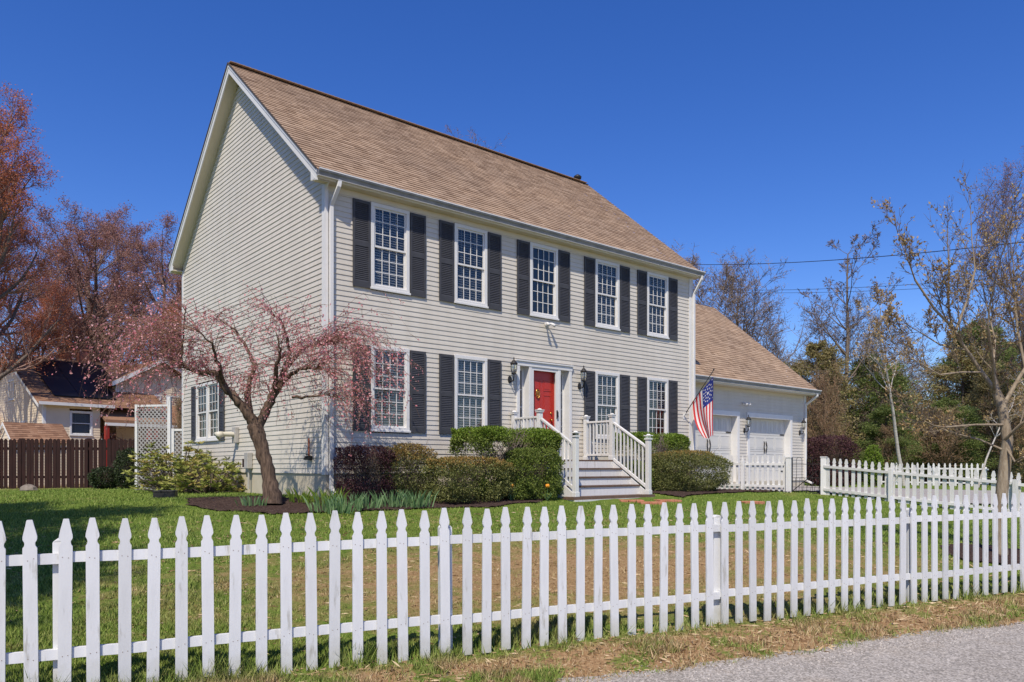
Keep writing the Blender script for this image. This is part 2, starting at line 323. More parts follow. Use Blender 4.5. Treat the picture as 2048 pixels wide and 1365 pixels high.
# grass blades
def grass(n, name, xr, yr, h, near):
    sx = RNG.uniform(-.72, .72, n); k = RNG.uniform(0, 1, n); yy = 1 / (1 / yr[1] + (1 / yr[0] - 1 / yr[1]) * k)   # density falls with distance
    xx = sx * yy; v = vv(xx, yy)
    ok = (v > -.85) if near else (v > 0)
    for pl in (DRIVE, HOUSE, PORCH, BED1, BED2, BED3): ok &= ~inpoly(xx, yy, pl)
    verge = (v < .05); tuft = np.sin(uu(xx, yy) * 4.1 + 3 * wig(xx * 1.4, yy * 1.6)) * np.sin(vv(xx, yy) * 7 + 1.5 * wig(xx * 2, yy)) > .25; keep = RNG.uniform(size=n) < np.where(verge, np.where(tuft, .95, .22), 1); ok &= keep
    # thin on the bare patch
    u = (xx - 1.2) * math.cos(.4) + (yy - 9.0) * math.sin(.4); q = -(xx - 1.2) * math.sin(.4) + (yy - 9.0) * math.cos(.4)
    bare = (u / 5.0) ** 2 + (q / 2.2) ** 2 + .5 * wig(xx * 1.3, yy * 1.3) < .9
    ok &= ~(bare & (RNG.uniform(size=n) < .62))
    xx, yy, v, bare, tuft = xx[ok], yy[ok], v[ok], bare[ok], (tuft & verge)[ok]; n = len(xx); z = ground(xx, yy) - .004
    edge = np.exp(-((v - .05) / .13) ** 2)   # longer grass left uncut under the fence
    hh = h * RNG.uniform(.45, 1.25, n) * (1 + 1.6 * edge * (RNG.uniform(size=n) < .6)) * np.where(bare, .6, 1) * (1 + .45 * wig(xx * 3.1, yy * 2.7)) * np.where(tuft, 1.5, 1)
    wd = (.0028 + .00042 * yy) * RNG.uniform(.7, 1.3, n); a = RNG.uniform(0, 2 * math.pi, n); ln = RNG.uniform(.1, .9, n) * hh; b = RNG.uniform(0, 2 * math.pi, n)
    P0 = np.stack([xx - np.cos(a) * wd, yy - np.sin(a) * wd, z], 1); P1 = np.stack([xx + np.cos(a) * wd, yy + np.sin(a) * wd, z], 1)
    P2 = np.stack([xx + np.cos(b) * ln, yy + np.sin(b) * ln, z + hh], 1)
    tag(np_mesh(name, np.stack([P0, P1, P2], 1).reshape(-1, 3), 3, RNG.uniform(0, 1, n), 'blade'), 'short green and straw coloured grass of the front lawn and road verge', 'grass', kind='stuff')
grass(420000, 'grass', None, (4.0, 34), .042, True)

# fallen straw and leaf litter on the verge and bare patch
n = 17000; u_ = RNG.uniform(-1, 11, n); v_ = np.where(RNG.uniform(size=n) < .5, RNG.uniform(-.95, .1, n), RNG.uniform(.2, 7, n))
x_ = FP[0] + FD[0] * u_ + FN[0] * v_; y_ = FP[1] + FD[1] * u_ + FN[1] * v_
ok = (y_ > 3); x_, y_ = x_[ok], y_[ok]; Pp = np.stack([x_, y_, ground(x_, y_) + .008], 1); D = RNG.normal(size=(len(x_), 3)); D[:, 2] *= .12; D *= 8
M['litter'] = leafmat('dry_litter', [(.22, .13, .06), (.40, .27, .14), (.55, .43, .26)])
tag(np_mesh('dry_litter', leaves(Pp, .055, D, 1, 6, .8), 4, RNG.uniform(0, 1, len(x_)), 'litter'), 'dry straw and dead leaves scattered on the verge by the road', 'litter', kind='stuff')

# loose stones crumbled off the road edge
n = 5200; u_ = RNG.uniform(0, 11, n); v_ = -.93 + RNG.normal(size=n) * .13; x_ = FP[0] + FD[0] * u_ + FN[0] * v_; y_ = FP[1] + FD[1] * u_ + FN[1] * v_; zz_ = np.maximum(ground(x_, y_), .008)
c0 = np.stack([x_, y_, zz_ - .001], 1); sz = RNG.uniform(.004, .011, n); tri = []
for k in range(3):
    a0, a1 = k * 2.094 + x_ * 50, (k + 1) * 2.094 + x_ * 50; p0 = c0 + np.stack([np.cos(a0) * sz, np.sin(a0) * sz, 0 * sz], 1); p1 = c0 + np.stack([np.cos(a1) * sz, np.sin(a1) * sz, 0 * sz], 1); tri.append(np.stack([p0, p1, c0 + np.stack([0 * sz, 0 * sz, sz * .9], 1)], 1))
M['pebble'] = leafmat('pebble_grey', [(.16, .14, .12), (.34, .30, .27), (.52, .48, .43)], rough=.9)
tag(np_mesh('gravel', np.concatenate(tri).reshape(-1, 3), 3, np.tile(RNG.uniform(0, 1, n), 3), 'pebble'), 'loose gravel along the crumbling edge of the road', 'gravel', kind='stuff')

# ------------------------------------------------------------------ picket fences
def picket_prof(H, w):
    k = w / .073; top = [(.0, .0135), (.004, .0155), (.035, .0225), (.07, .0305), (.098, .0365), (.115, .037), (.124, .033), (.134, .0275), (.146, .0265), (.156, .030), (.163, .0345), (.168, .0365)]
    r = [(h * k, H - z) for z, h in top] + [(.0365 * k, 0)]
    return [(-a, b) for a, b in r] + [(a, b) for a, b in reversed(r)]
def fence(name, label, A, B, topz, base_off, spacing, posts, wd=.073, rails=(.78, .235), rail_h=.062, matn='paint', group=None, H=1.07, mid_posts=True, cap=True):
    A = Vector(A).to_2d(); B = Vector(B).to_2d(); d = (B - A); Lh = d.length; d.normalize(); nrm = Vector((d.y, -d.x))     # nrm: picket side (towards the street)
    ez = lambda u: topz[0] + (topz[1] - topz[0]) * u / Lh
    root = empty(name, (A.x, A.y, ez(0) - H), math.atan2(d.y, d.x), label, 'fence', group)
    n = int(Lh / spacing); sl = (topz[1] - topz[0]) / Lh
    proto = []
    for k in range(5):   # five cut variations of board
        m = MB(); HH = H + random.uniform(-.008, .008); pr = picket_prof(HH, wd * random.uniform(.95, 1.06)); lo = -.02 + random.uniform(-.012, .012)
        pts = [(x + random.uniform(-.0008, .0008), -.018, z if z > 0 else lo) for x, z in pr]; m.prism(pts, (0, .017, 0))
        for rr in rails:
            for sx in (-.016, .016): zz = rr * H + random.uniform(-.012, .012); xx_ = sx * random.uniform(.7, 1.2); m.prism([(xx_ + .0032 * math.cos(a), -.0192, zz + .0032 * math.sin(a)) for a in np.linspace(0, 5.2, 6)], (0, .001, 0), 1)
        proto.append(m)
    meshes = None
    for i in range(n + 1):
        u = i * spacing + random.uniform(-.006, .006)
        if i < 5: o = proto[i].build('picket', [matn, 'nail'], root, bevel=0); proto[i] = o
        else: o = random.choice(proto).copy(); link(o, root)
        o.location = (u, random.uniform(-.002, .002), sl * u + random.uniform(-.006, .006)); o.rotation_euler = (random.uniform(-.006, .006), random.uniform(-.012, .012), random.uniform(-.02, .02))
    for rr in rails:   # rails behind pickets, jointed at the posts
        js = [0] + [p for p in posts if 0 < p < Lh] + [Lh]
        for a, b in zip(js[:-1], js[1:]):
            m = MB(); k = max(2, int((b - a) / .4)); off = random.uniform(-.008, .008)
            zz = [off + rr * H + random.uniform(-.004, .004) for _ in range(k + 1)]
            for q in range(k):
                u0 = a + (b - a) * q / k; u1 = a + (b - a) * (q + 1) / k; z0, z1 = zz[q] + sl * u0, zz[q + 1] + sl * u1
                m.prism([(u0, .0005, z0 - rail_h / 2), (u1, .0005, z1 - rail_h / 2), (u1, .0005, z1 + rail_h / 2), (u0, .0005, z0 + rail_h / 2)], (0, .034, 0))
            m.build('rail', matn, root)
    for p in posts:
        m = MB(); m.box(-.043, 0, -.25, .043, .085, H * .84 + .03)
        if cap: m.prism([(-.043, 0, H * .84 + .031), (.043, 0, H * .84 + .031), (.02, 0, H * .84 + .05), (-.02, 0, H * .84 + .05)], (0, .085, 0))
        o = m.build('post', matn, root, bevel=.004); o.location = (p, .036, sl * p); o.rotation_euler = (0, random.uniform(-.01, .01), 0)
    return root
def fpt(u): return (FP[0] + FD[0] * u, FP[1] + FD[1] * u)
def u_of_px(x):   # length along the fence line where a picture column meets it
    r = (x - 1024) / 1532; return (r * FP[1] - FP[0]) / (FD[0] - r * FD[1])
A0 = -.82
fence('picket_fence', 'long white picket fence with pointed tops along the road in the foreground', fpt(A0), fpt(11.3), (CZ - .315, CZ - .290), 0, .1630, [u_of_px(121) - A0, u_of_px(898) - A0, u_of_px(1440) - A0, u_of_px(1829) - A0, 11.0 - A0])

def rl(x, y, Y): return ((x - 1024) / 1532 * Y, Y)
fence('picket_fence', 'white picket fence running back from the right edge to the iron gate', rl(2130, 0, 15.6), rl(1648, 0, 19.75), (CZ - .19, CZ + .25), 0, .166, [.87, 3.50], wd=.082, matn='paint2', cap=False)
fence('picket_fence', 'short white picket fence in front of the garage between round bush and iron gate', (7.24, 20.36), (5.65, 21.55), (CZ + .31, CZ + .33), 0, .143, [1.1], wd=.066, matn='paint2', cap=False)
m_ = fence('picket_fence', 'distant white picket fence across the driveway beyond the iron gate', (15.9, 33.0), (19.6, 31.5), (CZ + .2, CZ + .15), 0, .2, [0, 2, 3.9], wd=.085, matn='paint2', cap=False)
# iron gate
ga, gb = Vector((7.38, 20.22, 0)), Vector((8.0, 19.86, 0)); gl = (gb - ga).length
g = empty('iron_gate', (ga.x, ga.y, CZ - .74), math.atan2(gb.y - ga.y, gb.x - ga.x), 'low black iron gate with looped bars between two white fence posts', 'gate')
m = MB(); m.tube([(0.02, 0, 0), (0.02, 0, 1.0)], .013, 6, cap=True).tube([(gl - .02, 0, 0), (gl - .02, 0, .62)], .013, 6, cap=True).tube([(.02, 0, .06), (gl - .02, 0, .06)], .009, 5).tube([(.02, 0, .82), (gl - .02, 0, .82)], .007, 5).tube([(.02, 0, .46), (gl - .02, 0, .46)], .007, 5).tube([(.02, 0, .22), (gl - .02, 0, .22)], .006, 5); m.build('gate_frame', 'black', g)
m = MB()
for k in range(2):
    c = .19 + k * .26; m.tube([(c - .07, 0, .02)] + [(c + .07 * math.cos(a), 0, .93 + .07 * math.sin(a)) for a in np.linspace(math.pi, 0, 7)] + [(c + .07, 0, .02)], .006, 5)
for k in range(7): m.tube([(.09 + k * .088, .008, .02), (.1 + k * .108, .008, .47)], .005, 5)
m.build('bars', 'black', g)
MB().tube([(.03, -.015, .12), (gl - .06, -.015, .66)], .011, 5).build('brace', 'black', g)
MB().box(gl + .0, -.03, .42, gl + .06, .01, .46).box(gl + .03, -.04, .36, gl + .05, -.02, .52).build('latch', 'black', g)
for i, (p, lb) in enumerate((((7.33, 20.28), 'white square post on the left of the iron gate'), ((8.06, 19.80), 'white square post on the right of the iron gate'))):
    po = empty('gate_post', (p[0], p[1], gz(*p)), R(-30), lb, 'post', 'posts of the iron gate'); 
    MB().box(-.07, -.07, -.2, .07, .07, CZ + .245 - gz(*p)).build('post_shaft', 'paint2', po, bevel=.005); MB().box(-.082, -.082, CZ + .247 - gz(*p), .082, .082, CZ + .275 - gz(*p)).build('post_cap', 'paint2', po, bevel=.005)

# brown stockade fence (far left)
def board_fence(A, B, zt, label, hgt):
    A, B = Vector(A), Vector(B); d = B - A; Ln = d.length; r = empty('board_fence', (A.x, A.y, zt - hgt), math.atan2(d.y, d.x), label, 'fence')
    m = MB(); u = 0; 
    while u < Ln:
        wv = random.uniform(.125, .14); t = hgt + random.uniform(-.015, .015); m.prism([(u, -.01, -.1), (u + wv, -.01, -.1), (u + wv, -.01, t - .05), (u + wv * .65, -.01, t), (u + wv * .35, -.01, t), (u, -.01, t - .05)], (0, .02, 0)); u += wv + random.choice([.008, .02, .045])
    m.build('board_panel', 'bfence', r); m = MB()
    for z in (.35, hgt - .4): m.box(0, .012, z, Ln, .06, z + .09)
    m.build('rail', 'bfence', r)
    for k in range(int(Ln / 2.4) + 1): MB().box(k * 2.4 - .06, .062, -.1, k * 2.4 + .06, .18, hgt + .02).build('post', 'bfence', r)
    po = MB().box(-.1, -.14, -.1, .1, -.02, hgt + .1).build('post', 'bfence', r); po.location.x = Ln * .52
board_fence((-25, 27.4), (-12.7, 27.9), CZ + 1.03, 'dark brown board fence at the back of the lawn on the left', 1.78)
board_fence((-12.7, 27.95), (-10.6, 30.5), CZ + 1.03, 'short dark brown board fence returning behind the white lattice', 1.78)

# ------------------------------------------------------------------ the house
Hz = .55   # house local z = z from camera height + .55
H0 = (HX, HY, CZ - Hz)
house = empty('colonial_house', H0, TH, 'two-storey cream clapboard house with black shutters, red door and brown shingle roof', 'house')
Ln, Wd = 11.22, 8.49
WX = [1.394, 3.406, 5.548, 7.7175, 9.695]; HWD = .443
wins = [(c - HWD, c + HWD, 3.51 + Hz, 5.20 + Hz) for c in WX] + [(WX[i] - HWD, WX[i] + HWD, .72 + Hz, 2.40 + Hz) for i in (0, 1, 3, 4)]
door_open = (4.70, 6.44, .17 + Hz, 2.42 + Hz)
def siding(x0, x1, z0, z1, opens, fn, top=None, exp=.1, lip=.0135):
    """clapboard courses on a wall plane: fn(a, out, z) -> point; opens = (a0,a1,z0,z1); top(z)->(a0,a1) clips a gable"""
    m = MB(); z = z0
    while z < z1 - 1e-4:
        zt = min(z + exp, z1); cuts = sorted([(o[0], o[1]) for o in opens if o[2] < zt - .02 and o[3] > z + .02])
        a, b = (x0, x1) if top is None else top(z); at_, bt_ = (x0, x1) if top is None else top(zt)
        segs = []; cur = a
        for c0, c1 in cuts: segs.append((cur, c0)); cur = c1
        segs.append((cur, b))
        for i, (p, q) in enumerate(segs):
            pt = at_ if i == 0 and not (cuts and p != a) else p; qt = bt_ if i == len(segs) - 1 else q
            if q - p < .01: continue
            js = [p]; c_ = p + random.uniform(.6, 3.66)
            while c_ < q - .5: js.append(c_); c_ += random.uniform(2.4, 3.66)
            js.append(q)
            for n_ in range(len(js) - 1):
                u0, u1 = js[n_], js[n_ + 1]; w0, w1 = (pt if n_ == 0 else u0), (qt if n_ == len(js) - 2 else u1); l0 = lip + random.uniform(-.0015, .0015); l1 = lip + random.uniform(-.0015, .0015)
                m.face([fn(u0, l0, z), fn(u1, l1, z), fn(w1, 0.002, zt), fn(w0, 0.002, zt)]); m.face([fn(u0, 0, z), fn(u1, 0, z), fn(u1, l1, z), fn(u0, l0, z)])
        z += exp
    return m
ff = lambda a, o, z: (a, -o, z)
fs = lambda a, o, z: (-o, a, z)
Zs, Zt = -.12 + Hz, 5.33 + Hz
siding(0, Ln, Zs, Zt, wins + [door_open], ff).build('front_wall', 'siding', house)
AP = (9.2 - .16 + Hz); slope = (9.2 - 5.48) / (Wd / 2 + .21)
def gab(z):
    zz = 5.46 + Hz
    if z <= zz: return (0, Wd)
    k = max(0, (z - zz) / slope); return (k, max(Wd - k, k + .001))
sw = (5.62, 7.32, .67 + Hz, 2.14 + Hz)
siding(0, Wd, Zs, 5.3 + Hz + slope * Wd / 2 - .02, [sw], fs, gab).build('gable_wall', 'siding', house)
MB().face([(Ln, 0, 0), (Ln, Wd, 0), (Ln, Wd, Zt), (Ln, Wd / 2, Zt + slope * Wd / 2), (Ln, 0, Zt)]).face([(0, Wd, 0), (Ln, Wd, 0), (Ln, Wd, Zt), (0, Wd, Zt)]).build('rear_wall', 'siding', house)
m = MB(); m.box(.015, .015, -.5, Ln - .015, Wd - .015, Zs - .004); m.build('foundation', 'found', house)
# shingle roof made of overlapping tabs
def shingles(t0, t1, s0, z0, s1, z1, exp=.135):
    """courses climbing from the eave (s0,z0) to the ridge (s1,z1)"""
    m = MB(); Ls = math.hypot(s1 - s0, z1 - z0); es, ez = (s1 - s0) / Ls, (z1 - z0) / Ls; ns, nz = -ez * (1 if s1 > s0 else -1) * (1 if es > 0 else 1), abs(es)
    if s1 < s0: ns = ez
    k = 0; c = 0
    while c < Ls:
        c1 = min(c + exp, Ls); t = t0 - random.uniform(0, .2)
        while t < t1:
            wv = random.choice([.13, .17, .22, .3]); a, b = max(t, t0), min(t + wv, t1); t += wv
            if b - a < .005: continue
            lip = random.choice([.013, .014, .018]); bot = 0.0
            A = (a, s0 + es * c + ns * lip, z0 + ez * c + nz * lip); B = (b, A[1], A[2]); Cc = (b, s0 + es * c1 + ns * .001, z0 + ez * c1 + nz * .001); D = (a, Cc[1], Cc[2])
            v = min(1, max(0, random.gauss(.5, .28))); m.face([A, B, Cc, D], 0, v)
            A2 = (a, s0 + es * c - ns * .004, z0 + ez * c - nz * .004); m.face([A2, (b, A2[1], A2[2]), B, A], 0, max(0, v - .3))
        c += exp; k += 1
    return m
ES, EZ = -.21, 5.48 + Hz; RS, RZ = Wd / 2, 9.2 + Hz; T0, T1 = -.29, Ln + .17
shingles(T0, T1, ES, EZ, RS, RZ).build('front_roof', 'shingle', house)
m = MB(); m.face([(T0, Wd - ES, EZ), (T1, Wd - ES, EZ), (T1, RS, RZ), (T0, RS, RZ)], 0, .4); 
for t in np.arange(T0, T1 - .3, .14): m.bar((t, RS, RZ + .012), (min(t + .2, T1), RS, RZ + .022), .24, .012)
m.build('rear_roof', 'shingle', house)
def rake(t, s0, z0, s1, z1, tb, w1=.20):   # fascia board following the slope + drip edge
    m = MB(); 
    m.prism([(t, s0, z0 - .02), (t, s1, z1 - .02), (t, s1, z1 - .02 - w1 * 1.3), (t, s0, z0 - .02 - w1 * 1.3 * .92)], (tb, 0, 0)); return m
m = rake(T0 + .004, ES, EZ, RS, RZ, .03, .15); m.prism([(T0 - .010, ES - .02, EZ - .01), (T0 - .010, RS, RZ - .01), (T0 - .010, RS, RZ - .075), (T0 - .010, ES - .02, EZ - .075)], (.012, 0, 0)); m.build('rake_board', 'trim', house)
m = rake(T0 + .004, Wd - ES, EZ, RS, RZ, .03, .15); m.prism([(T0 - .010, Wd - ES + .02, EZ - .01), (T0 - .010, RS, RZ - .01), (T0 - .010, RS, RZ - .075), (T0 - .010, Wd - ES + .02, EZ - .075)], (.012, 0, 0)); m.build('rake_board', 'trim', house)
rake(T1 - .034, ES, EZ, RS, RZ, .03, .15).build('rake_board', 'trim', house)
m = MB()  # dark drip edge seen against the sky
for a, b in (((T0 - .016, ES - .03, EZ + .002), (T0 - .016, RS, RZ + .012)), ((T0 - .016, Wd - ES + .03, EZ + .002), (T0 - .016, RS, RZ + .012))): m.bar(a, b, .02, .03)
m.bar((T0, RS, RZ + .012), (T1, RS, RZ + .012), .06, .02)
m.build('ridge_cap', 'ridge', house)
m = MB()   # rake soffits and eave soffits
for s0, s1 in ((ES, RS), (Wd - ES, RS)): m.face([(T0 + .03, s0, EZ - .19), (0.0, s0, EZ - .19), (0.0, s1, RZ - .19), (T0 + .03, s1, RZ - .19)])
for s0, s1 in ((ES + .02, .015), (Wd - .015, Wd - ES - .02)): m.box(T0 + .03, s0, Zt - .01, T1 - .03, s1, Zt + .02)
m.box(-.012, -.02, Zt - .12, Ln, .0, Zt - .012)      # frieze
m.build('soffit', 'soffit', house)
m = MB(); m.box(T0 + .03, ES, Zt - .005, T1, ES + .018, EZ - .03); m.box(T0, Wd - ES - .018, Zt - .005, T1, Wd - ES, EZ - .03)
for a, b, ps in ((T0 + .001, T0 + .03, [(ES + .02, Zt - .01), (.02, Zt - .01), (.02, EZ + .02), (ES + .02, EZ - .2)]), (T0 + .001, T0 + .03, [(Wd - .02, Zt - .01), (Wd - ES - .02, Zt - .01), (Wd - ES - .02, EZ - .2), (Wd - .02, EZ + .02)])):
    m.prism([(a, s, z) for s, z in ps], (b - a, 0, 0))
m.prism([(-.02, .0, Zt - .16), (-.02, ES + .03, Zt - .01), (-.02, .06, Zt - .01)], (.018, 0, 0))
m.build('eave_fascia', 'trim', house)
def gutter(t0, t1, s, z, par, name='gutter'):
    pr = [(0, .0), (0, -.115), (-.065, -.115), (-.072, -.095), (-.085, -.06), (-.112, -.035), (-.118, -.004), (-.118, .004), (-.106, .004), (-.106, -.004), (-.100, -.03), (-.075, -.055), (-.062, -.1), (-.01, -.105), (-.01, 0)]
    m = MB(); m.prism([(t0, s + a, z + b) for a, b in pr], (t1 - t0, 0, 0))
    for t in np.arange(t0 + .4, t1, 2.4): m.box(t, s - .108, z - .012, t + .02, s - .002, z - .002)
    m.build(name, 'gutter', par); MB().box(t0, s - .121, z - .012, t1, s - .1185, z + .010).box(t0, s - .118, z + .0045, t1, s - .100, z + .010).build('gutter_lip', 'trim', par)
    return MB().box(t0, s - .080, z - .121, t1, s - .002, z - .1155).build('gutter_base', 'trim', par)
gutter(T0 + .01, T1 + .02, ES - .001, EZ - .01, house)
def downspout(P, par, w_=.075, d_=.055):
    m = MB()
    for a, b in zip(P[:-1], P[1:]):
        a, b = Vector(a), Vector(b); e = (b - a).normalized() * .018; m.bar(a - e, b + e, w_, d_, up=(0, 1, 0) if abs((b - a).z) > .5 * (b - a).length else (0, 0, 1))
    return m.build('downspout', 'trim', par, bevel=.006)
downspout([(.16, ES - .05, EZ - .13), (.14, ES - .05, EZ - .24), (.09, -.06, EZ - .55), (.09, -.06, .02 + .16), (.07, -.2, .04)], house)
downspout([(Ln + .1, ES - .06, EZ - .13), (Ln + .08, ES - .06, EZ - .22), (Ln - .0, -.07, EZ - .6), (Ln - .0, -.07, .2), (Ln - .0, -.25, .1)], house)
# corner boards
m = MB(); m.box(-.024, -.026, Zs - .02, .045, .11, Zt - .02).build('corner_board', 'trim', house)
MB().box(-.026, Wd - .10, Zs - .02, .06, Wd + .02, Zt).build('corner_board', 'trim', house)
MB().box(Ln - .15, -.028, Zs - .02, Ln + .012, .05, Zt - .015).build('corner_board', 'trim', house)

def make_window(w_, h_, cols=4, rows=3, blind=1.0, seed=0, deep=.35):
    """double-hung window, origin at bottom centre of its casing, facing -Y; returns list of (name, MB, mat, smooth)"""
    rr = random.Random(seed); hw_ = w_ / 2; c = .075
    F = MB()   # casing
    F.box(-hw_, -.035, c, -hw_ + c, .03, h_ - c).box(hw_ - c, -.035, c, hw_, .03, h_ - c).box(-hw_, -.037, h_ - c, hw_, .03, h_).box(-hw_, -.040, 0, hw_, .03, c).box(-hw_ - .02, -.055, -.02, hw_ + .02, .0, .022)
    ix = hw_ - c; iz0, iz1 = c, h_ - c; mid = (iz0 + iz1) / 2
    U = MB()   # sashes
    for (z0, z1, y) in ((mid - .02, iz1, -.012), (iz0, mid + .02, .016)):
        U.box(-ix + .002, y, z0, -ix + .034, y + .022, z1).box(ix - .034, y, z0, ix - .002, y + .022, z1).box(-ix + .034, y, z0, ix - .034, y + .022, z0 + .036).box(-ix + .034, y, z1 - .034, ix - .034, y + .022, z1 - .001)
    G = MB(); Mu = MB()
    for (z0, z1, y) in ((mid + .016, iz1 - .034, -.001), (iz0 + .036, mid - .014, .027)):
        G.face([(-ix + .034, y, z0), (ix - .034, y, z0), (ix - .034, y, z1), (-ix + .034, y, z1)])
        a, b = -ix + .034, ix - .034
        for k in range(1, cols): x = a + (b - a) * k / cols; Mu.box(x - .0075, y - .010, z0, x + .0075, y - .002, z1)
        for k in range(1, rows): z = z0 + (z1 - z0) * k / rows; Mu.box(a, y - .0095, z - .0075, b, y - .0025, z + .0075)
    Rm = MB()  # room box behind
    y0, y1 = .0305, .03 + deep; x0, x1 = -hw_ + .01, hw_ - .01; z0, z1 = .01, h_ - .01
    Rm.face([(x0, y1, z0), (x1, y1, z0), (x1, y1, z1), (x0, y1, z1)]).face([(x0, y0, z0), (x0, y1, z0), (x0, y1, z1), (x0, y0, z1)]).face([(x1, y0, z0), (x1, y1, z0), (x1, y1, z1), (x1, y0, z1)]).face([(x0, y0, z0), (x1, y0, z0), (x1, y1, z0), (x0, y1, z0)]).face([(x0, y0, z1), (x1, y0, z1), (x1, y1, z1), (x0, y1, z1)])
    B = MB(); n = int((iz1 - iz0) / .05); tilt = rr.uniform(.013, .019); lo = int(n * (1 - blind))
    for k in range(lo, n):
        z = iz0 + k * .05 + .02; y = .085; B.face([(-ix, y - .022, z - tilt), (ix, y - .022, z - tilt), (ix, y + .022, z + tilt), (-ix, y + .022, z + tilt)])
    for x in (-ix * .5, ix * .5):
        if n > lo: B.box(x - .003, .08, iz0 + lo * .05, x + .003, .083, iz1)
    return F, U, G, Mu, Rm, B
def place_window(x, y, z, w_, h_, par, rot=0, **k):
    F, U, G, Mu, Rm, B = make_window(w_, h_, **k)
    f = F.build('window', 'trim', par, bevel=.004); f.location = (x, y, z); f.rotation_euler = (0, 0, rot)
    U.build('sash', 'trim', f); G.build('pane', 'glass', f); Mu.build('muntins', 'trim', f); Rm.build('window_recess', 'dark', f)
    if k.get('blind', 1) > 0: B.build('blinds', 'blind', f)
    return f
def shutter(x, z0, z1, w_, par, y=-.03, rot=None, yy=None):
    m = MB(); b = .045; mid = (z0 + z1) / 2; h = (z1 - z0)
    m.box(-w_ / 2, 0, 0, -w_ / 2 + b, .028, h).box(w_ / 2 - b, 0, 0, w_ / 2, .028, h)
    for a, c in ((0, .12), (h / 2 - .05, h / 2 + .05), (h - .06, h)): m.box(-w_ / 2 + b, .001, a, w_ / 2 - b, .027, c)
    for lo, hi in ((.12, h / 2 - .05), (h / 2 + .05, h - .06)):
        n = int((hi - lo) / .036)
        for k in range(n):
            z = lo + (hi - lo) * k / n; zz = lo + (hi - lo) * (k + 1) / n; m.face([(-w_ / 2 + b, .004, z), (w_ / 2 - b, .004, z), (w_ / 2 - b, .020, zz), (-w_ / 2 + b, .020, zz)]); m.face([(-w_ / 2 + b, .020, z), (w_ / 2 - b, .020, z), (w_ / 2 - b, .004, z), (-w_ / 2 + b, .004, z)])
    o = m.build('shutter', 'shutter', par)
    if rot is None: o.location = (x, -.043, z0)
    else: o.location = (x, yy, z0); o.rotation_euler = (0, 0, rot)
    return o
bl = {2: 0.0, 4: .93, 7: .72, 8: .5}
for i, (a, b, z0, z1) in enumerate(wins):
    place_window((a + b) / 2, 0, z0, b - a, z1 - z0, house, blind=bl.get(i, 1.0), seed=i)
    shutter(a - .205, z0 - .015, z1 - .02, .375, house); shutter(b + .205, z0 - .015, z1 - .02, .375, house)
# side twin window
for yc in (6.05, 6.89): place_window(0, yc, .67 + Hz, .86, 1.47, house, rot=R(-90), seed=20, blind=.0, cols=3)
for yc in (5.43, 7.51): shutter(-.043, .65 + Hz, 2.12 + Hz, .33, house, rot=R(-90), yy=yc)

# entrance: outer casing, recessed sidelites, storm door in front of a red panel door
dz0, dz1 = .17 + Hz, 2.42 + Hz
m = MB(); m.box(4.70, -.045, dz0, 4.785, .28, dz1 - .10).box(6.355, -.045, dz0, 6.44, .28, dz1 - .10).box(4.68, -.05, dz1 - .10, 6.46, .29, dz1).box(4.66, -.075, dz1, 6.48, -.0, dz1 + .035).box(4.785, -.04, dz0 - .03, 6.355, .28, dz0 + .03)
m.box(5.07, -.04, dz0 + .03, 5.155, .28, dz1 - .10).box(5.985, -.04, dz0 + .03, 6.07, .28, dz1 - .10).build('door_casing', 'trim', house, bevel=.004)
m = MB().face([(4.7, .30, dz0), (6.44, .30, dz0), (6.44, .30, dz1), (4.7, .30, dz1)]); m.build('entry_back', 'dark', house)
for a in (4.785, 6.07):
    b = a + .285; m = MB().box(a, .16, dz0 + .03, a + .014, .20, dz1 - .1).box(b - .05, .16, dz0 + .03, b, .20, dz1 - .1).box(a + .014, .16, dz0 + .03, b - .05, .20, dz0 + .32).box(a + .014, .16, dz1 - .18, b - .05, .20, dz1 - .1)
    for k in range(1, 4): z = dz0 + .42 + (dz1 - .22 - dz0 - .42) * k / 4; m.box(a + .014, .165, z - .01, b - .05, .195, z + .01)
    o = m.build('sidelite', 'trim', house); MB().face([(a + .014, .185, dz0 + .32), (b - .05, .185, dz0 + .32), (b - .05, .185, dz1 - .18), (a + .014, .185, dz1 - .18)]).build('pane', 'glass', o)
x0, x1, z0, z1 = 5.158, 5.982, dz0 + .032, dz1 - .102
m = MB().box(x0, -.03, z0, x0 + .06, .005, z1).box(x1 - .06, -.03, z0, x1, .005, z1).box(x0 + .06, -.03, z1 - .07, x1 - .06, .005, z1).box(x0 + .06, -.03, z0, x1 - .06, .005, z0 + .12)
o = m.build('storm_door', 'trim', house, bevel=.003); MB().face([(x0 + .06, -.012, z0 + .12), (x1 - .06, -.012, z0 + .12), (x1 - .06, -.012, z1 - .07), (x0 + .06, -.012, z1 - .07)]).build('pane', glassmat('storm_glass', .0, (.97, .97, .97), 0, .12), o)
MB().box(x1 - .045, -.06, z0 + .95, x1 - .025, -.03, z0 + 1.15).tube([(x1 - .035, -.06, z0 + .98), (x1 - .035, -.085, z0 + 1.0), (x1 - .035, -.085, z0 + 1.1), (x1 - .035, -.06, z0 + 1.13)], .008, 6).build('door_handle', 'black', o)
m = MB().box(x0, .09, z0, x1, .135, z1); xm = (x0 + x1) / 2
for (a, b) in ((x0 + .11, xm - .05), (xm + .05, x1 - .11)):
    for (c, d) in ((z0 + .2, z0 + .72), (z0 + .84, z0 + 1.5), (z0 + 1.6, z0 + 1.85)):
        m.box(a, .081, c, b, .0895, c + .016).box(a, .081, d - .016, b, .0895, d).box(a, .081, c + .016, a + .016, .0895, d - .016).box(b - .016, .081, c + .016, b, .0895, d - .016).box(a + .04, 0.084, c + .04, b - .04, .0895, d - .04)
do = m.build('front_door', 'red', house, bevel=.002)
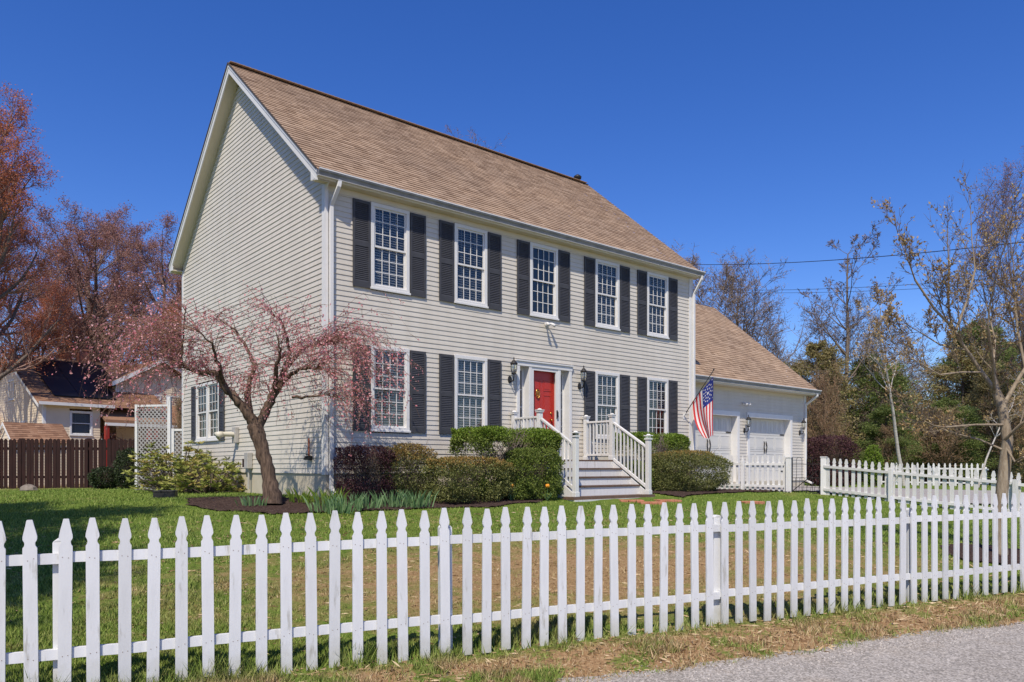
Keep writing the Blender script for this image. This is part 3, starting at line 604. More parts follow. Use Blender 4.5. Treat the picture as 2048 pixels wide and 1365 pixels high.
MB().tube([(xm - .14 + .055 * math.cos(a), .068, z0 + 1.52 + .10 * math.sin(a)) for a in np.linspace(0, 2 * math.pi, 19)], .012, 6).tube([(xm - .14, .078, z0 + 1.58), (xm - .14, .070, z0 + 1.47)], [.03, .012], 8).build('door_knocker', 'gold', do, True)
m = MB(); m.tube([(x1 - .12, .09, z0 + .92), (x1 - .12, .06, z0 + .92)], [.028, .015], 10, cap=True).tube([(x1 - .12, .06, z0 + .92), (x1 - .12, .03, z0 + .92)], [.032, .02], 10, cap=True).tube([(x1 - .12, .089, z0 + 1.08), (x1 - .12, .065, z0 + 1.08)], .026, 10, cap=True); m.build('door_knob', 'gold', do, True)

# ------------------------------------------------------------------ garage wing
G0, G1, GS = Ln + .0, 18.48, .6
gd = [(11.87, 14.31), (15.01, 17.45)]; gt, gb_ = 1.60 + Hz, -.56 + Hz
zs = -.45 + Hz; gst = 2.50 + Hz
siding(G0 + .012, G1, zs, gst, [(a - .02, b + .02, gb_, gt + .02) for a, b in gd], lambda a, o, z: (a, GS - o, z)).build('garage_front_wall', 'gsiding', house)
GE, GEZ, GR = GS - .38, 2.66 + Hz, 4.5; GRZ = GEZ + .8317 * (GR - GE)
shingles(Ln + .01, 18.66, GE, GEZ, GR, GRZ).build('garage_roof', 'shingle', house)
m = MB().face([(Ln + .01, 2 * GR - GE, GEZ), (18.66, 2 * GR - GE, GEZ), (18.66, GR, GRZ), (Ln + .01, GR, GRZ)], 0, .4); m.build('garage_rear_roof', 'shingle', house)
m = MB().face([(G1, GS, zs), (G1, 2 * GR - GS, zs), (G1, 2 * GR - GS, gst), (G1, GR, GRZ - .2), (G1, GS, gst)]).face([(G0, 2 * GR - GS, zs), (G1, 2 * GR - GS, zs), (G1, 2 * GR - GS, gst), (G0, 2 * GR - GS, gst)]); m.build('garage_side_wall', 'gsiding', house)
MB().box(G0 + .01, GS + .02, -.5, G1 - .01, 2 * GR - GS - .02, zs - .004).build('garage_foundation', 'found', house)
MB().box(Ln + .012, GE + .02, gst - .012, 18.62, GS - .014, gst + .01).box(Ln + .012, GS - .02, gst - .12, G1 - .16, GS - .0, gst - .014).build('garage_soffit', 'soffit', house)
m = MB().box(Ln + .012, GE, gst - .01, 18.66, GE + .018, GEZ - .03); m.build('garage_fascia', 'trim', house); m = rake(18.63, GE, GEZ, GR, GRZ, .03, .13); m.build('rake_board', 'trim', house)
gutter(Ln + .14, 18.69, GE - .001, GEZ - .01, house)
downspout([(18.5, GE - .05, GEZ - .13), (18.5, GE - .05, GEZ - .2), (18.40, GS - .06, GEZ - .5), (18.40, GS - .06, .1), (18.40, GS - .3, .0)], house)
MB().box(18.36, GS - .026, zs - .02, 18.50, GS + .1, gst - .02).build('corner_board', 'trim', house)
for gi, (a, b) in enumerate(gd):
    m = MB().box(a - .13, GS - .035, gb_, a, GS + .24, gt + .001).box(b, GS - .035, gb_, b + .13, GS + .24, gt + .001).box(a - .15, GS - .037, gt + .001, b + .15, GS + .24, gt + .15)
    m.build('garage_casing', 'trim', house, bevel=.004)
    m = MB(); n = 4; hh = (gt - gb_) / n; y = GS + .19
    for r in range(n):
        z = gb_ + r * hh; m.box(a, y, z + .004, b, y + .04, z + hh - .004)
        cols_ = 8 if r == 3 else 4
        for c in range(cols_):
            wv = (b - a - .1) / cols_; x = a + .05 + c * wv + .035; xe = a + .05 + (c + 1) * wv - .035; c0, c1 = z + .07, z + hh - .07
            m.box(x, y - .008, c0, xe, y - .0005, c0 + .02).box(x, y - .008, c1 - .02, xe, y - .0005, c1).box(x, y - .008, c0 + .02, x + .02, y - .0005, c1 - .02).box(xe - .02, y - .008, c0 + .02, xe, y - .0005, c1 - .02).box(x + .05, y - .005, c0 + .05, xe - .05, y - .0005, c1 - .05)
    d = m.build('garage_door', 'gdoor', house); xm = (a + b) / 2
    for sx in (-.06, .06):
        MB().tube([(xm + sx, y - .01, gb_ + 1.02), (xm + sx * .8, y - .03, gb_ + 1.12), (xm + sx * 1.5, y - .03, gb_ + 1.24), (xm + sx * .9, y - .03, gb_ + 1.34), (xm + sx, y - .01, gb_ + 1.42)], [.012, .02, .014, .02, .012], 6).build('door_handle', 'black', d, True)
    for hx0, hx1 in ((a + .03, a + .30), (b - .30, b - .03)):
        for hz in (gb_ + 1.66, gb_ + .42):
            MB().prism([(hx0, y - .014, hz - .018), (hx1, y - .014, hz - .018), (hx1, y - .014, hz + .018), (hx0, y - .014, hz + .018)], (0, .006, 0)).build('hinge', 'black', d)
MB().box(Ln + .03, GE + .3, GEZ + .32, Ln + .7, GE + .75, GEZ + .55).build('roof_shadow_box', 'shingle', house)  # box added to stand for the dark triangular skylight shadow on the garage roof
# ridge vent hood on the main roof end
MB().lathe((Ln - .25, RS + .05, RZ - .05), [(.05, 0), (.05, .16), (.12, .17), (.13, .24), (.05, .30), (0, .31)], 10).build('roof_vent', 'black', house, True)

# ------------------------------------------------------------------ porch steps
po = empty('porch_steps', tuple(hw(5.6, -.02, -.58)), TH, 'white front steps with brown treads, white railings and capped posts', 'steps')
# local: x = t-5.6, y = s+.02, z above pad
fl_z = .75; xl, xr = 4.50 - 5.6, 6.90 - 5.6
m = MB().box(xl, -1.0, fl_z - .035, xr, -.03, fl_z); m.build('landing', 'deck', po)
MB().box(xl + .02, -.985, -.15, xr - .02, -.04, fl_z - .037).build('landing_skirt', 'paint2', po)
for k in range(4):
    y = -1.0 - .265 * k; z = fl_z - .1875 * k
    MB().box(xl + .06, y - .002, z - .1875 + .001 - (.06 if k == 3 else 0), xr - .06, y + .02, z - .037).build('riser', 'paint2', po)
    if k: MB().box(xl + .05, y - .025, z - .035, xr - .05, y + .264, z - .001).build('tread', 'deck', po, bevel=.004)
MB().box(xl - .08, -2.12, -.09, xr + .1, -1.80, -.03).build('base_board', 'deck', po); MB().box(xl - .06, -2.16, -.25, xr + .08, -1.82, -.092).build('base_plinth', 'paint2', po)
for sx in (xl + .05, xr - .05):   # stringers
    MB().prism([(sx - .02, -1.0, fl_z - .05), (sx - .02, -2.05, -.0), (sx - .02, -2.05, -.10), (sx - .02, -1.0, -.10)], (.04, 0, 0)).build('stringer', 'paint2', po)
def newel(x, y, z0, z1, lamp=False):
    m = MB(); m.box(x - .05, y - .05, z0, x + .05, y + .05, z1 - .08); m.box(x - .062, y - .062, z0, x + .062, y + .062, z0 + .1)
    o = m.build('newel_post', 'paint2', po, bevel=.006); c = MB()
    c.box(x - .066, y - .066, z1 - .078, x + .066, y + .066, z1 - .045)
    if lamp: c.box(x - .045, y - .045, z1 - .044, x + .045, y + .045, z1 - .0, 1); z1 += .045
    c.prism([(x - .075, y - .075, z1 - .043), (x + .075, y - .075, z1 - .043), (x + .075, y + .075, z1 - .043), (x - .075, y + .075, z1 - .043)], (0, 0, .02)); c.lathe((x, y, z1 - .022), [(.07, 0), (.04, .022), (.0, .03)], 4); c.build('post_cap', ['paint2', 'lglass'], o)
for sx in (xl + .05, xr - .05):
    newel(sx, -.10, fl_z, fl_z + 1.10); newel(sx, -.95, fl_z, fl_z + 1.10); newel(sx, -2.05, -.03, 1.28, True)
    MB().bar((sx, -.15, fl_z + .92), (sx, -.90, fl_z + .92), .07, .045).build('handrail', 'paint2', po, bevel=.005); MB().bar((sx, -.15, fl_z + .13), (sx, -.90, fl_z + .13), .045, .045).build('lower_rail', 'paint2', po)
    for k in range(6): y = -.24 - k * .115; MB().box(sx - .016, y - .016, fl_z + .15, sx + .016, y + .016, fl_z + .90).build('baluster', 'paint2', po)
    a, b = Vector((sx, -1.0, fl_z + .88)), Vector((sx, -2.0, 1.08 - .04)); MB().bar(a, b, .07, .045, up=(0, 1, 0)).build('handrail', 'paint2', po, bevel=.005)
    c, d = Vector((sx, -1.0, fl_z + .02)), Vector((sx, -2.0, .14)); MB().bar(c, d, .045, .06, up=(0, 1, 0)).build('lower_rail', 'paint2', po)
    zt0, zt1, zb0, zb1 = a.z, .28 + .75 - .0, c.z, d.z
    for k in range(8):
        f_ = (k + 1) / 9; y = -1.0 - f_; MB().box(sx - .016, y - .016, zb0 + (zb1 - zb0) * f_ + .02, sx + .016, y + .016, a.z + (b.z - a.z) * f_ - .02).build('baluster', 'paint2', po)

# ------------------------------------------------------------------ wall lanterns
def lantern(t, s, z, label, sc=1.0):
    r = empty('wall_lantern', tuple(hw(t, s, z)), TH, label, 'lantern', 'black lanterns fixed to the house front')
    m = MB(); m.tube([(0, 0, 0), (0, -.02, 0)], [.055, .05], 12, cap=True); m.v = [(x, y, zz * 1.6) for x, y, zz in m.v]; m.build('back_plate', 'black', r)
    MB().tube([(0, -.02, -.02), (0, -.07, -.05), (0, -.13, -.03), (0, -.15, .05), (0, -.15, .10)], [.012, .014, .014, .012, .014], 8).build('arm', 'black', r, True)
    c = MB(); y = -.15
    c.lathe((0, y, .10), [(.03, 0), (.055, .012), (.055, .03), (.0, .031)], 6)
    for k in range(6):
        a = k * math.pi / 3; c.tube([(math.cos(a) * .05, y + math.sin(a) * .05, .13), (math.cos(a) * .075, y + math.sin(a) * .075, .22), (math.cos(a) * .07, y + math.sin(a) * .07, .33)], .006, 4)
    c.lathe((0, y, .33), [(.085, 0), (.09, .01), (.06, .05), (.035, .085), (.012, .10), (.012, .125), (.02, .135), (.004, .16), (0, .18)], 12); c.build('cage', 'black', r)
    MB().lathe((0, y, .132), [(.045, 0), (.068, .09), (.064, .196)], 6).build('glass', 'lglass', r)
    MB().tube([(0, y, .13), (0, y, .20)], .012, 8).build('candle', 'trim', r)
    r.scale = (sc, sc, sc)
lantern(4.50, -.016, 1.98, 'black lantern on the house wall left of the red door'); lantern(6.72, -.016, 1.98, 'black lantern on the house wall right of the red door')
lantern(14.72, GS - .016, 1.17, 'black lantern on the wall between the two garage doors'); lantern(18.08, GS - .016, 1.20, 'black lantern at the right end of the garage wall')
def floodlight(t, s, z, label):
    r = empty('floodlight', tuple(hw(t, s, z)), TH, label, 'floodlight', 'white flood lights fixed to the house')
    MB().tube([(0, 0, 0), (0, -.03, 0)], .05, 12, cap=True).build('mount', 'trim', r)
    for sx in (-1, 1): MB().tube([(0, -.03, .0), (sx * .05, -.07, .02), (sx * .07, -.12, -.0), (sx * .10, -.20, -.05)], [.012, .014, .03, .042], 10, cap=True).build('lamp_head', 'trim', r, True)
floodlight(5.62, -.014, 3.36, 'white floodlight fixed to the siding above the red door'); floodlight(14.66, GS - .014, 2.02, 'white floodlight on the garage wall above the lantern')

# ------------------------------------------------------------------ flag
fl_ = empty('flag', tuple(hw(10.84, -.0, 1.42)), TH, 'red, white and blue striped flag with a ring of stars on an angled black pole', 'flag')
MB().tube([(0, -.03, .03), (0, -1.0, 1.20)], .012, 8, cap=True).lathe((0, -1.0, 1.20), [(.02, 0), (.024, .02), (0, .045)], 8).build('pole', 'black', fl_, True)
MB().box(-.03, -.02, -.07, .03, -.0, .07).tube([(0, 0, -.01), (0, -.1, .11)], .02, 8).build('bracket', 'trim', fl_)
def cloth(u, v, off=0):
    Rr = Vector((0, -.965, 1.03 - 1.58 * v)); s_ = (1 - v); A = Vector((0, -.29, .40)); Bm = Vector((0, -.28, -.12)); Cc = Vector((0, -.72, -.62)); Lf = A * s_ * s_ + Bm * 2 * s_ * v + Cc * v * v
    k = u ** (1 + .25 * v); p = Rr.lerp(Lf, k); p.z -= .05 * math.sin(math.pi * u) * v
    p.x = .055 * math.sin(u * 9 + v * 2.2) * (.25 + v) + .03 * math.sin(v * 5 + 1) + off; p.y += .015 * math.sin(u * 9 + v * 2); return p
m = MB(); nu, nv = 52, 40
for i in range(nu):
    for j in range(nv):
        u0, u1, v0, v1 = i / nu, (i + 1) / nu, j / nv, (j + 1) / nv; c = 2 if (i // 4 < 7 and v0 < .38) else (0 if (i // 4) % 2 == 0 else 1)
        m.face([cloth(u0, v0), cloth(u1, v0), cloth(u1, v1), cloth(u0, v1)], c)
M['fred'] = leafmat('flag_red', [(.62, .04, .04)] * 2, .3); M['fwhite'] = leafmat('flag_white', [(.78, .76, .76)] * 2, .3); M['fblue'] = leafmat('flag_blue', [(.025, .04, .22)] * 2, .25)
cl = m.build('cloth', ['fred', 'fwhite', 'fblue'], fl_, True)
def star(cu, cv, r):
    m = MB()
    for off in (-.006, .006):
        m.face([cloth(cu + (r if k % 2 == 0 else r * .42) * math.cos(k * math.pi / 5) * 1.0, cv + (r if k % 2 == 0 else r * .42) * math.sin(k * math.pi / 5) * .45, off) for k in range(10)])
    m.build('star', 'fwhite', cl)
cu, cv = .27, .19; star(cu, cv, .075)
for k in range(8): a = k * 2 * math.pi / 8; star(cu + .125 * math.cos(a), cv + .08 * math.sin(a), .042)
for k in range(13): a = k * 2 * math.pi / 13; star(cu + .21 * math.cos(a), cv + .138 * math.sin(a), .042)
for a, b in ((.05, .035), (.49, .035), (.05, .345), (.49, .345)): star(a, b, .035)

# ------------------------------------------------------------------ utilities on the gable wall
def on_gable(name, s, z, label, cat): return empty(name, tuple(hw(-.015, s, z)), TH, label, cat)
M['pgrey'] = grained('grey_plastic', (.34, .33, .31), (.45, .43, .40), 5, .6); M['pcream'] = grained('cream_plastic', (.55, .52, .42), (.62, .59, .50), 5, .5)
v = on_gable('vent_pipe', 4.44, .76, 'horizontal cream vent pipe sticking out of a grey wall box', 'vent pipe')
MB().box(-.09, -.10, -.2, 0, .10, .17).build('wall_box', 'pgrey', v, bevel=.01); MB().tube([(-.08, 0, 0), (-.40, 0, 0)], .055, 14).tube([(-.34, 0, 0), (-.40, 0, -.01), (-.47, 0, -.05)], [.065, .075, .10], 14, cap=True).build('pipe', 'pcream', v, True)
v = on_gable('meter_box', 3.62, .13, 'small grey electric box on the gable wall behind the cherry trunk', 'meter box')
MB().box(-.12, -.1, -.16, 0, .1, .2).build('box', 'pgrey', v, bevel=.01); MB().box(-.1, .12, -.13, 0, .26, .06).build('side_box', 'bfence', v, bevel=.01); MB().tube([(-.05, 0, -.16), (-.05, 0, -.62)], .022, 8).build('conduit', 'pgrey', v)
v = on_gable('garden_tap', .62, .22, 'dark red garden tap and pipe on the wall beside the corner', 'tap')
MB().tube([(-.03, 0, .34), (-.03, 0, .0)], .018, 8).build('pipe', 'brick', v); MB().tube([(0, 0, 0), (-.1, 0, -.02), (-.13, 0, -.07)], [.02, .02, .015], 8).tube([(-.06, -.05, .03), (-.06, .05, .03)], .012, 6).box(-.08, -.09, -.08, 0, .09, -.0).build('spigot', 'black', v)

# ------------------------------------------------------------------ vegetation generators
def vn(a): 
    l = math.sqrt(a[0] ** 2 + a[1] ** 2 + a[2] ** 2) + 1e-9; return (a[0] / l, a[1] / l, a[2] / l)
def side_dir(d, ang, rnd):
    rx, ry, rz = rnd.gauss(0, 1), rnd.gauss(0, 1), rnd.gauss(0, 1); k = rx * d[0] + ry * d[1] + rz * d[2]; p = vn((rx - k * d[0], ry - k * d[1], rz - k * d[2])); c, s = math.cos(ang), math.sin(ang)
    return (d[0] * c + p[0] * s, d[1] * c + p[1] * s, d[2] * c + p[2] * s)
def grow(A, B, tips, p, d, L, r, lvl, S, rnd):
    """A: MB for trunk and limbs, B: MB for twigs, tips: list of (p,d) for leaves"""
    n = S['seg'][lvl]; P = [p]; rad = [r]; st = L / n; kids = []; up = S['up'][lvl]; w_ = S['wob'][lvl]; last = lvl == len(S['seg']) - 1
    for i in range(n):
        d = vn((d[0] + rnd.gauss(0, w_), d[1] + rnd.gauss(0, w_), d[2] + rnd.gauss(0, w_) + up)); p = (p[0] + d[0] * st, p[1] + d[1] * st, p[2] + d[2] * st); P.append(p); rr = r * (1 - (i + 1) / n * (1 - S['tap'])); rad.append(rr)
        if last or S.get('buds_all') and lvl >= len(S['seg']) - 2: tips.append((p, d))
        if not last:
            f_ = (i + 1) / n
            if f_ > S['start'][lvl]:
                k = S['kids'][lvl] / (n * (1 - S['start'][lvl])); k = int(k) + (rnd.random() < k - int(k))
                for _ in range(k): kids.append((p, d, rr, f_))
    (A if lvl <= S['limb'] else B).tube(P, rad, S['sides'][lvl])
    for (q, dd, rr, f_) in kids:
        ang = R(rnd.uniform(*S['ang'][lvl])); nd = side_dir(dd, ang, rnd)
        grow(A, B, tips, q, nd, L * S['lr'][lvl] * rnd.uniform(.6, 1.15) * (1.12 - S.get('fall', .5) * f_), max(rr * S['rr'], S['rmin']), lvl + 1, S, rnd)
def tree(name, label, loc, h, S, seed, bark, twig, leaf=None, cat='tree', group=None, lsize=.1, lper=2, lspread=.1, aspect=1.8, lean=(0, 0), trunk=1.0, r0=None, wf=1.0):
    rnd = random.Random(seed); A, B, tips = MB(), MB(), []
    root = empty(name, loc, 0, label, cat, group)
    grow(A, B, tips, (0, 0, -.2), vn((lean[0], lean[1], 1)), h * trunk, r0 or h * .018, 0, S, rnd)
    sc_ = h / max(max(v_[2] for v_ in B.v), max(v_[2] for v_ in A.v)); root.scale = (sc_ * wf, sc_ * wf, sc_); root['hh'] = h
    A.build('trunk', bark, root, True); cr = B.build('crown', twig, root)
    if leaf:
        T = np.array([t[0] for t in tips]); D = np.array([t[1] for t in tips]); T = np.repeat(T, lper, 0) + RNG.normal(size=(len(T) * lper, 3)) * lspread; D = np.repeat(D, lper, 0)
        vals = np.clip(np.repeat(RNG.uniform(0, 1, len(tips)), lper) * .5 + RNG.uniform(0, .5, len(T)), 0, 1)
        np_mesh('leaf_buds', leaves(T, lsize, D, .8, aspect), 4, vals, leaf, cr)
    return root
def copy_tree(o, loc, rz, sc, label, parent=None):
    c = o.copy(); col.objects.link(c)
    if parent: c.parent = parent
    else: c.location = loc; c.rotation_euler = (0, 0, rz); c.scale = sc; c['label'] = label
    for ch in list(o.children): copy_tree(ch, None, 0, None, None, c)
    return c
M['redbud'] = leafmat('red_maple_buds', [(.24, .08, .05), (.42, .13, .07), (.60, .23, .10), (.34, .15, .12)], .35)
M['purplebud'] = leafmat('purple_buds', [(.20, .11, .10), (.33, .17, .14), (.46, .22, .15)], .3)
M['goldbud'] = leafmat('golden_buds', [(.24, .14, .06), (.38, .26, .11), (.50, .40, .20)], .2)
M['tanleaf'] = leafmat('tan_leaves', [(.22, .13, .06), (.34, .22, .11), (.42, .30, .16)], .2)
M['pink'] = leafmat('pink_blossom', [(.55, .14, .17), (.78, .30, .33), (.88, .55, .56), (.58, .24, .22)], .4)
M['pine'] = leafmat('pine_needles', [(.03, .055, .018), (.065, .10, .03), (.12, .155, .05)], .1)
M['olive'] = leafmat('olive_leaves', [(.16, .13, .055), (.27, .22, .09), (.38, .31, .14), (.24, .27, .09)], .35)
M['brownbrush'] = leafmat('brown_brush', [(.17, .12, .065), (.27, .20, .115), (.40, .31, .19)], .3)
SB = dict(seg=[7, 5, 4, 3, 2], up=[.06, .14, .08, .04, .03], wob=[.05, .13, .16, .18, .2], kids=[13, 8, 6, 5], start=[.22, .2, .15, .1], ang=[(28, 60), (25, 55), (25, 60), (20, 60)], lr=[.52, .55, .55, .6], rr=.62, rmin=.008, tap=.28, sides=[8, 6, 4, 3, 3], limb=1)
S_up = dict(SB, up=[.06, .30, .22, .15, .1])
gd0 = lambda x, y: (x, y, gz(x, y) - .1)
def tz(Y, ypx, x=0): return (935 - ypx) / 1532 * Y + CZ - gz(x, Y) + .1
def copytop(src, x, y, ypx, rz, label, wf=1.0):      # copy scaled so that its top reaches the height measured in the photograph
    k = tz(y, ypx, x) / src['hh']; s0 = src.scale; return copy_tree(src, gd0(x, y), rz, (s0[0] * k * wf, s0[1] * k * wf, s0[2] * k), label)
M['redtwig'] = mat('reddish_twig', (.27, .175, .14), .9, .1); M['twigtip'] = leafmat('catkins', [(.12, .09, .08), (.2, .15, .13)])
maples = 'red budding maples behind the yard on the left'
SM = dict(SB, kids=[26, 9, 7, 5], rmin=.010, fall=.6, lr=[.48, .52, .5, .55], start=[.12, .2, .15, .1], up=[.06, .22, .16, .10, .06], wob=[.04, .1, .14, .18, .2], ang=[(30, 58), (25, 50), (25, 55), (20, 55)])
rm = tree('maple_tree', 'tall red budding maple with its crown filling the upper left edge', gd0(-23.9, 33), tz(33, 150, -25), SM, 3, 'bark', 'redtwig', 'redbud', group=maples, lsize=.085, lper=2, lspread=.13, wf=1.25)
rm2 = tree('maple_tree', 'reddish purple budding maple behind the solar panel roof', gd0(-24.0, 46), tz(46, 425, -24), SM, 5, 'bark', 'redtwig', 'purplebud', group=maples, lsize=.09, lper=2, lspread=.14, wf=1.35)
for i, (x, y, yp, wf, lb, src) in enumerate([(-31.5, 44, 300, 1, 'red budding maple at the far left edge behind the cream neighbouring house', rm), (-20.3, 44, 452, .9, 'red maple standing directly left of the white gable eave', rm2), (-21.5, 49, 505, 1, 'purple budding maple whose top meets the rear eave of the house', rm2),
                                      (-29.0, 52, 408, 1, 'purple maple in the gap between the two tall red maples', rm2), (-25.5, 40, 560, 1.3, 'low red maple just behind the brick chimney', rm), (-18.3, 41, 590, 1.2, 'small bright red maple low behind the gable wall edge', rm)]):
    copytop(src, x, y, yp, i * 1.3 + .5, lb, wf)
# bare trees behind the ridge and to the right
SF = dict(S_up, kids=[12, 7, 6, 5], rmin=.007, rr=.5, tap=.2, up=[.05, .34, .24, .16, .1])
bt = tree('bare_tree', 'bare tree whose top twigs show just over the roof ridge', gd0(-7.4, 60), tz(60, 272, -7), dict(SF, rmin=.016), 11, 'bark', 'greytwig', 'purplebud', lsize=.12, lper=1, group='bare trees behind the house', wf=1.2)
copytop(bt, -4.2, 62, 318, 2.1, 'bare tree showing as low twigs over the middle of the roof ridge', 1)
rt = tree('bare_tree', 'bushy bare tree standing right behind the garage roof ridge', gd0(11.1, 41), tz(41, 462, 11), dict(SF, kids=[20, 9, 6, 5], start=[.05, .15, .1, .1], rmin=.014, up=[.05, .22, .18, .12, .1]), 21, 'bark', 'greytwig', 'tanleaf', lsize=.055, lper=1, group='bare trees behind the house', wf=1.35)
copytop(rt, 14.4, 44, 505, 1.2, 'bare grey tree on the right of the bushy one above the garage rake')
copytop(rt, 16.0, 40, 600, 3.2, 'low twiggy bare tree beyond the lower end of the garage roof', 1.1)
copytop(rt, 25, 50, 640, 2.2, 'distant bare tree between the birch and the tall forked tree', 1.2)
copytop(rt, 34, 58, 600, 4.2, 'distant bare tree low behind the budding tree', 1.1)
ST_ = dict(S_up, kids=[17, 7, 5], seg=[9, 5, 4, 3], up=[.04, .14, .14, .1], start=[.38, .2, .1], ang=[(35, 60), (25, 50), (20, 50)], lr=[.40, .5, .5], sides=[8, 5, 3, 3], wob=[.04, .1, .14, .16], rmin=.013, fall=.8, rr=.5, tap=.2)
tt = tree('tall_bare_tree', 'tall thin bare tree with catkin tips crossed by the overhead wires', gd0(15.9, 37), tz(37, 445, 16), ST_, 31, 'bark', 'greytwig', 'twigtip', lsize=.15, lper=1, lspread=.02, aspect=4, r0=.15, wf=1.1)
bir = tree('birch_tree', 'slender birch with a crooked white trunk on the right', gd0(15.4, 30), tz(30, 600, 15), dict(ST_, start=[.46, .2, .1], wob=[.07, .12, .14, .16], rmin=.008), 33, 'birchbark', 'birchbark', 'goldbud', lsize=.08, lper=1, lspread=.02, r0=.085, lean=(-.10, 0))
copytop(bir, 17.6, 29, 770, 2.4, 'short pale birch stem right of the slender birch'); copytop(bir, 22.0, 31, 700, 4.0, 'pale thin stem behind the budding tree trunk')
fr = tree('bare_tree', 'large bare tree with fine purple twigs at the upper right edge', gd0(22.6, 33), tz(33, 325, 22), dict(SF, kids=[18, 9, 7, 5], rmin=.008), 35, 'bark', 'twig', 'purplebud', lsize=.07, lper=1, group='bare trees behind the house', wf=.9)

# budding tree on the right lawn, limbs laid from its fork
bx, by = 7.02, 11.0; bz = gz(bx, by)
root = empty('budding_tree', (bx, by, bz - .05), 0, 'young pale barked tree with golden buds on the right of the lawn', 'tree')
A, B, tips = MB(), MB(), []; rnd = random.Random(41)
def q(x, y, dy=0): Yd = by + dy; return ((x - 1024) / 1532 * Yd - bx, dy, (935 - y) / 1532 * Yd + CZ - bz + .05)
A.tube([(0.0, 0, -.05), q(2000, 1060), q(2002, 1000), q(2010, 930), q(2015, 880, .02), q(2005, 820, .05), q(1992, 785, .1)], [.10, .085, .078, .080, .072, .064, .055], 12)
S3 = dict(seg=[5, 4, 3], up=[.16, .16, .10], wob=[.09, .12, .14], kids=[13, 8], start=[.1, .15], ang=[(25, 50), (25, 50)], lr=[.5, .5], rr=.5, rmin=.0035, tap=.3, sides=[6, 4, 3], limb=0, buds_all=True)
limbs = [([q(1992, 785, .1), q(1960, 740, .1), q(1925, 690, 0), q(1905, 655, -.1)], .062, (-.25, -.1, 1), 2.1), ([q(1905, 655, -.1), q(1870, 620, -.2), q(1830, 560, -.3)], .035, (-.5, -.2, .8), 1.5), ([q(1912, 660), q(1935, 600, .2), q(1950, 540, .3)], .035, (.1, .2, 1), 1.8),
         ([q(2003, 820, .05), q(2030, 770, .1), q(2055, 730, .2)], .06, (.3, .1, 1), 2.6), ([q(2000, 800, .1), q(1985, 740, .4), q(1990, 680, .7)], .045, (0, .3, 1), 2.2), ([q(1990, 790, .1), q(1985, 720, -.3), q(1975, 650, -.6)], .04, (-.1, -.4, 1), 2.2),
         ([q(1965, 745, .1), q(1920, 745, -.2), q(1880, 750, -.4)], .028, (-1, -.1, .25), 1.4), ([q(2005, 850), q(1950, 850, -.3), q(1890, 855, -.5)], .03, (-1, -.1, .15), 1.2), ([q(2010, 880), q(2040, 850, -.3), q(2070, 830, -.4)], .04, (1, -.2, .4), 1.6), ([q(2005, 900), q(1960, 880, .4), q(1920, 870, .6)], .03, (-1, .3, .1), 1.3),
         ([q(2012, 895), q(2030, 925, -.25), q(2045, 915, -.4)], .03, (1, -.4, .1), .9), ([q(1930, 700), q(1880, 690, .2), q(1840, 665, .3)], .022, (-.9, .2, .5), 1.2), ([q(2050, 735, .2), q(2035, 660, .3), q(2030, 600, .4)], .035, (-.1, .1, 1), 1.9)]
for P_, r_, d_, L_ in limbs:
    r_ *= .58; L_ *= .66; A.tube(P_, [r_, r_ * .82, r_ * .68, r_ * .55][:len(P_)], 8); grow(A, B, tips, P_[-1], vn(d_), L_, r_ * .5, 0, S3, rnd)
    for pp in P_[1:]: grow(A, B, tips, pp, side_dir(vn(d_), R(45), rnd), L_ * .6, r_ * .33, 0, S3, rnd)
A.build('trunk', 'palebark', root, True); cr = B.build('crown', 'bark', root)
T = np.array([t[0] for t in tips]); D = np.array([t[1] for t in tips]); kk = RNG.uniform(size=len(T)) < .26; T, D = np.repeat(T[kk], 2, 0), np.repeat(D[kk], 2, 0)
np_mesh('leaf_buds', leaves(T + RNG.normal(size=T.shape) * .008, .036, D, .7, 1.9, .5), 4, RNG.uniform(0, 1, len(T)), 'goldbud', cr)

# weeping cherry
cx_, cy_ = -4.20, 13.3; cz_ = gz(cx_, cy_)
root = empty('weeping_cherry', (cx_, cy_, cz_ - .03), 0, 'pink flowering weeping cherry with a thick dark trunk beside the gable wall', 'tree')
def c(x, y, dy=0): Yd = cy_ + dy; return ((x - 1024) / 1532 * Yd - cx_, dy, (935 - y) / 1532 * Yd + CZ - cz_ + .03)
A, B, tips = MB(), MB(), []; rnd = random.Random(51)
def wob(P, rad, sub=4, amp=.012):
    O, Q = [], []
    for i in range(len(P) - 1):
        for k in range(sub):
            f_ = k / sub; p = [P[i][j] * (1 - f_) + P[i + 1][j] * f_ + (rnd.gauss(0, amp) if (i or k) else 0) for j in range(3)]; O.append(tuple(p)); Q.append((rad[i] * (1 - f_) + rad[i + 1] * f_) * (1 + rnd.gauss(0, .05)))
    O.append(P[-1]); Q.append(rad[-1]); return O, Q
def limb(P, rad, n=10, sub=4, amp=.012): O, Q = wob(P, rad, sub, amp); A.tube(O, Q, n); return O
limb([c(545, 1008), c(541, 970), c(532, 930), c(522, 890), c(512, 855), c(505, 838)], [.175, .13, .118, .115, .125, .11], 14, amp=.008)
L1 = limb([c(508, 850), c(488, 815, -.05), c(468, 795, -.1), c(448, 770, -.15), c(430, 748, -.2), c(400, 745, -.3), c(378, 738, -.35), c(362, 725, -.4)], [.10, .08, .072, .062, .052, .04, .03, .022])
L2 = limb([c(515, 855), c(530, 825, .05), c(545, 795, .05), c(562, 765, .1), c(572, 735, .15), c(580, 705, .2)], [.09, .08, .07, .06, .05, .036])
L3 = limb([c(502, 838), c(495, 800, .25), c(497, 765, .4), c(510, 730, .5)], [.07, .06, .045, .035])
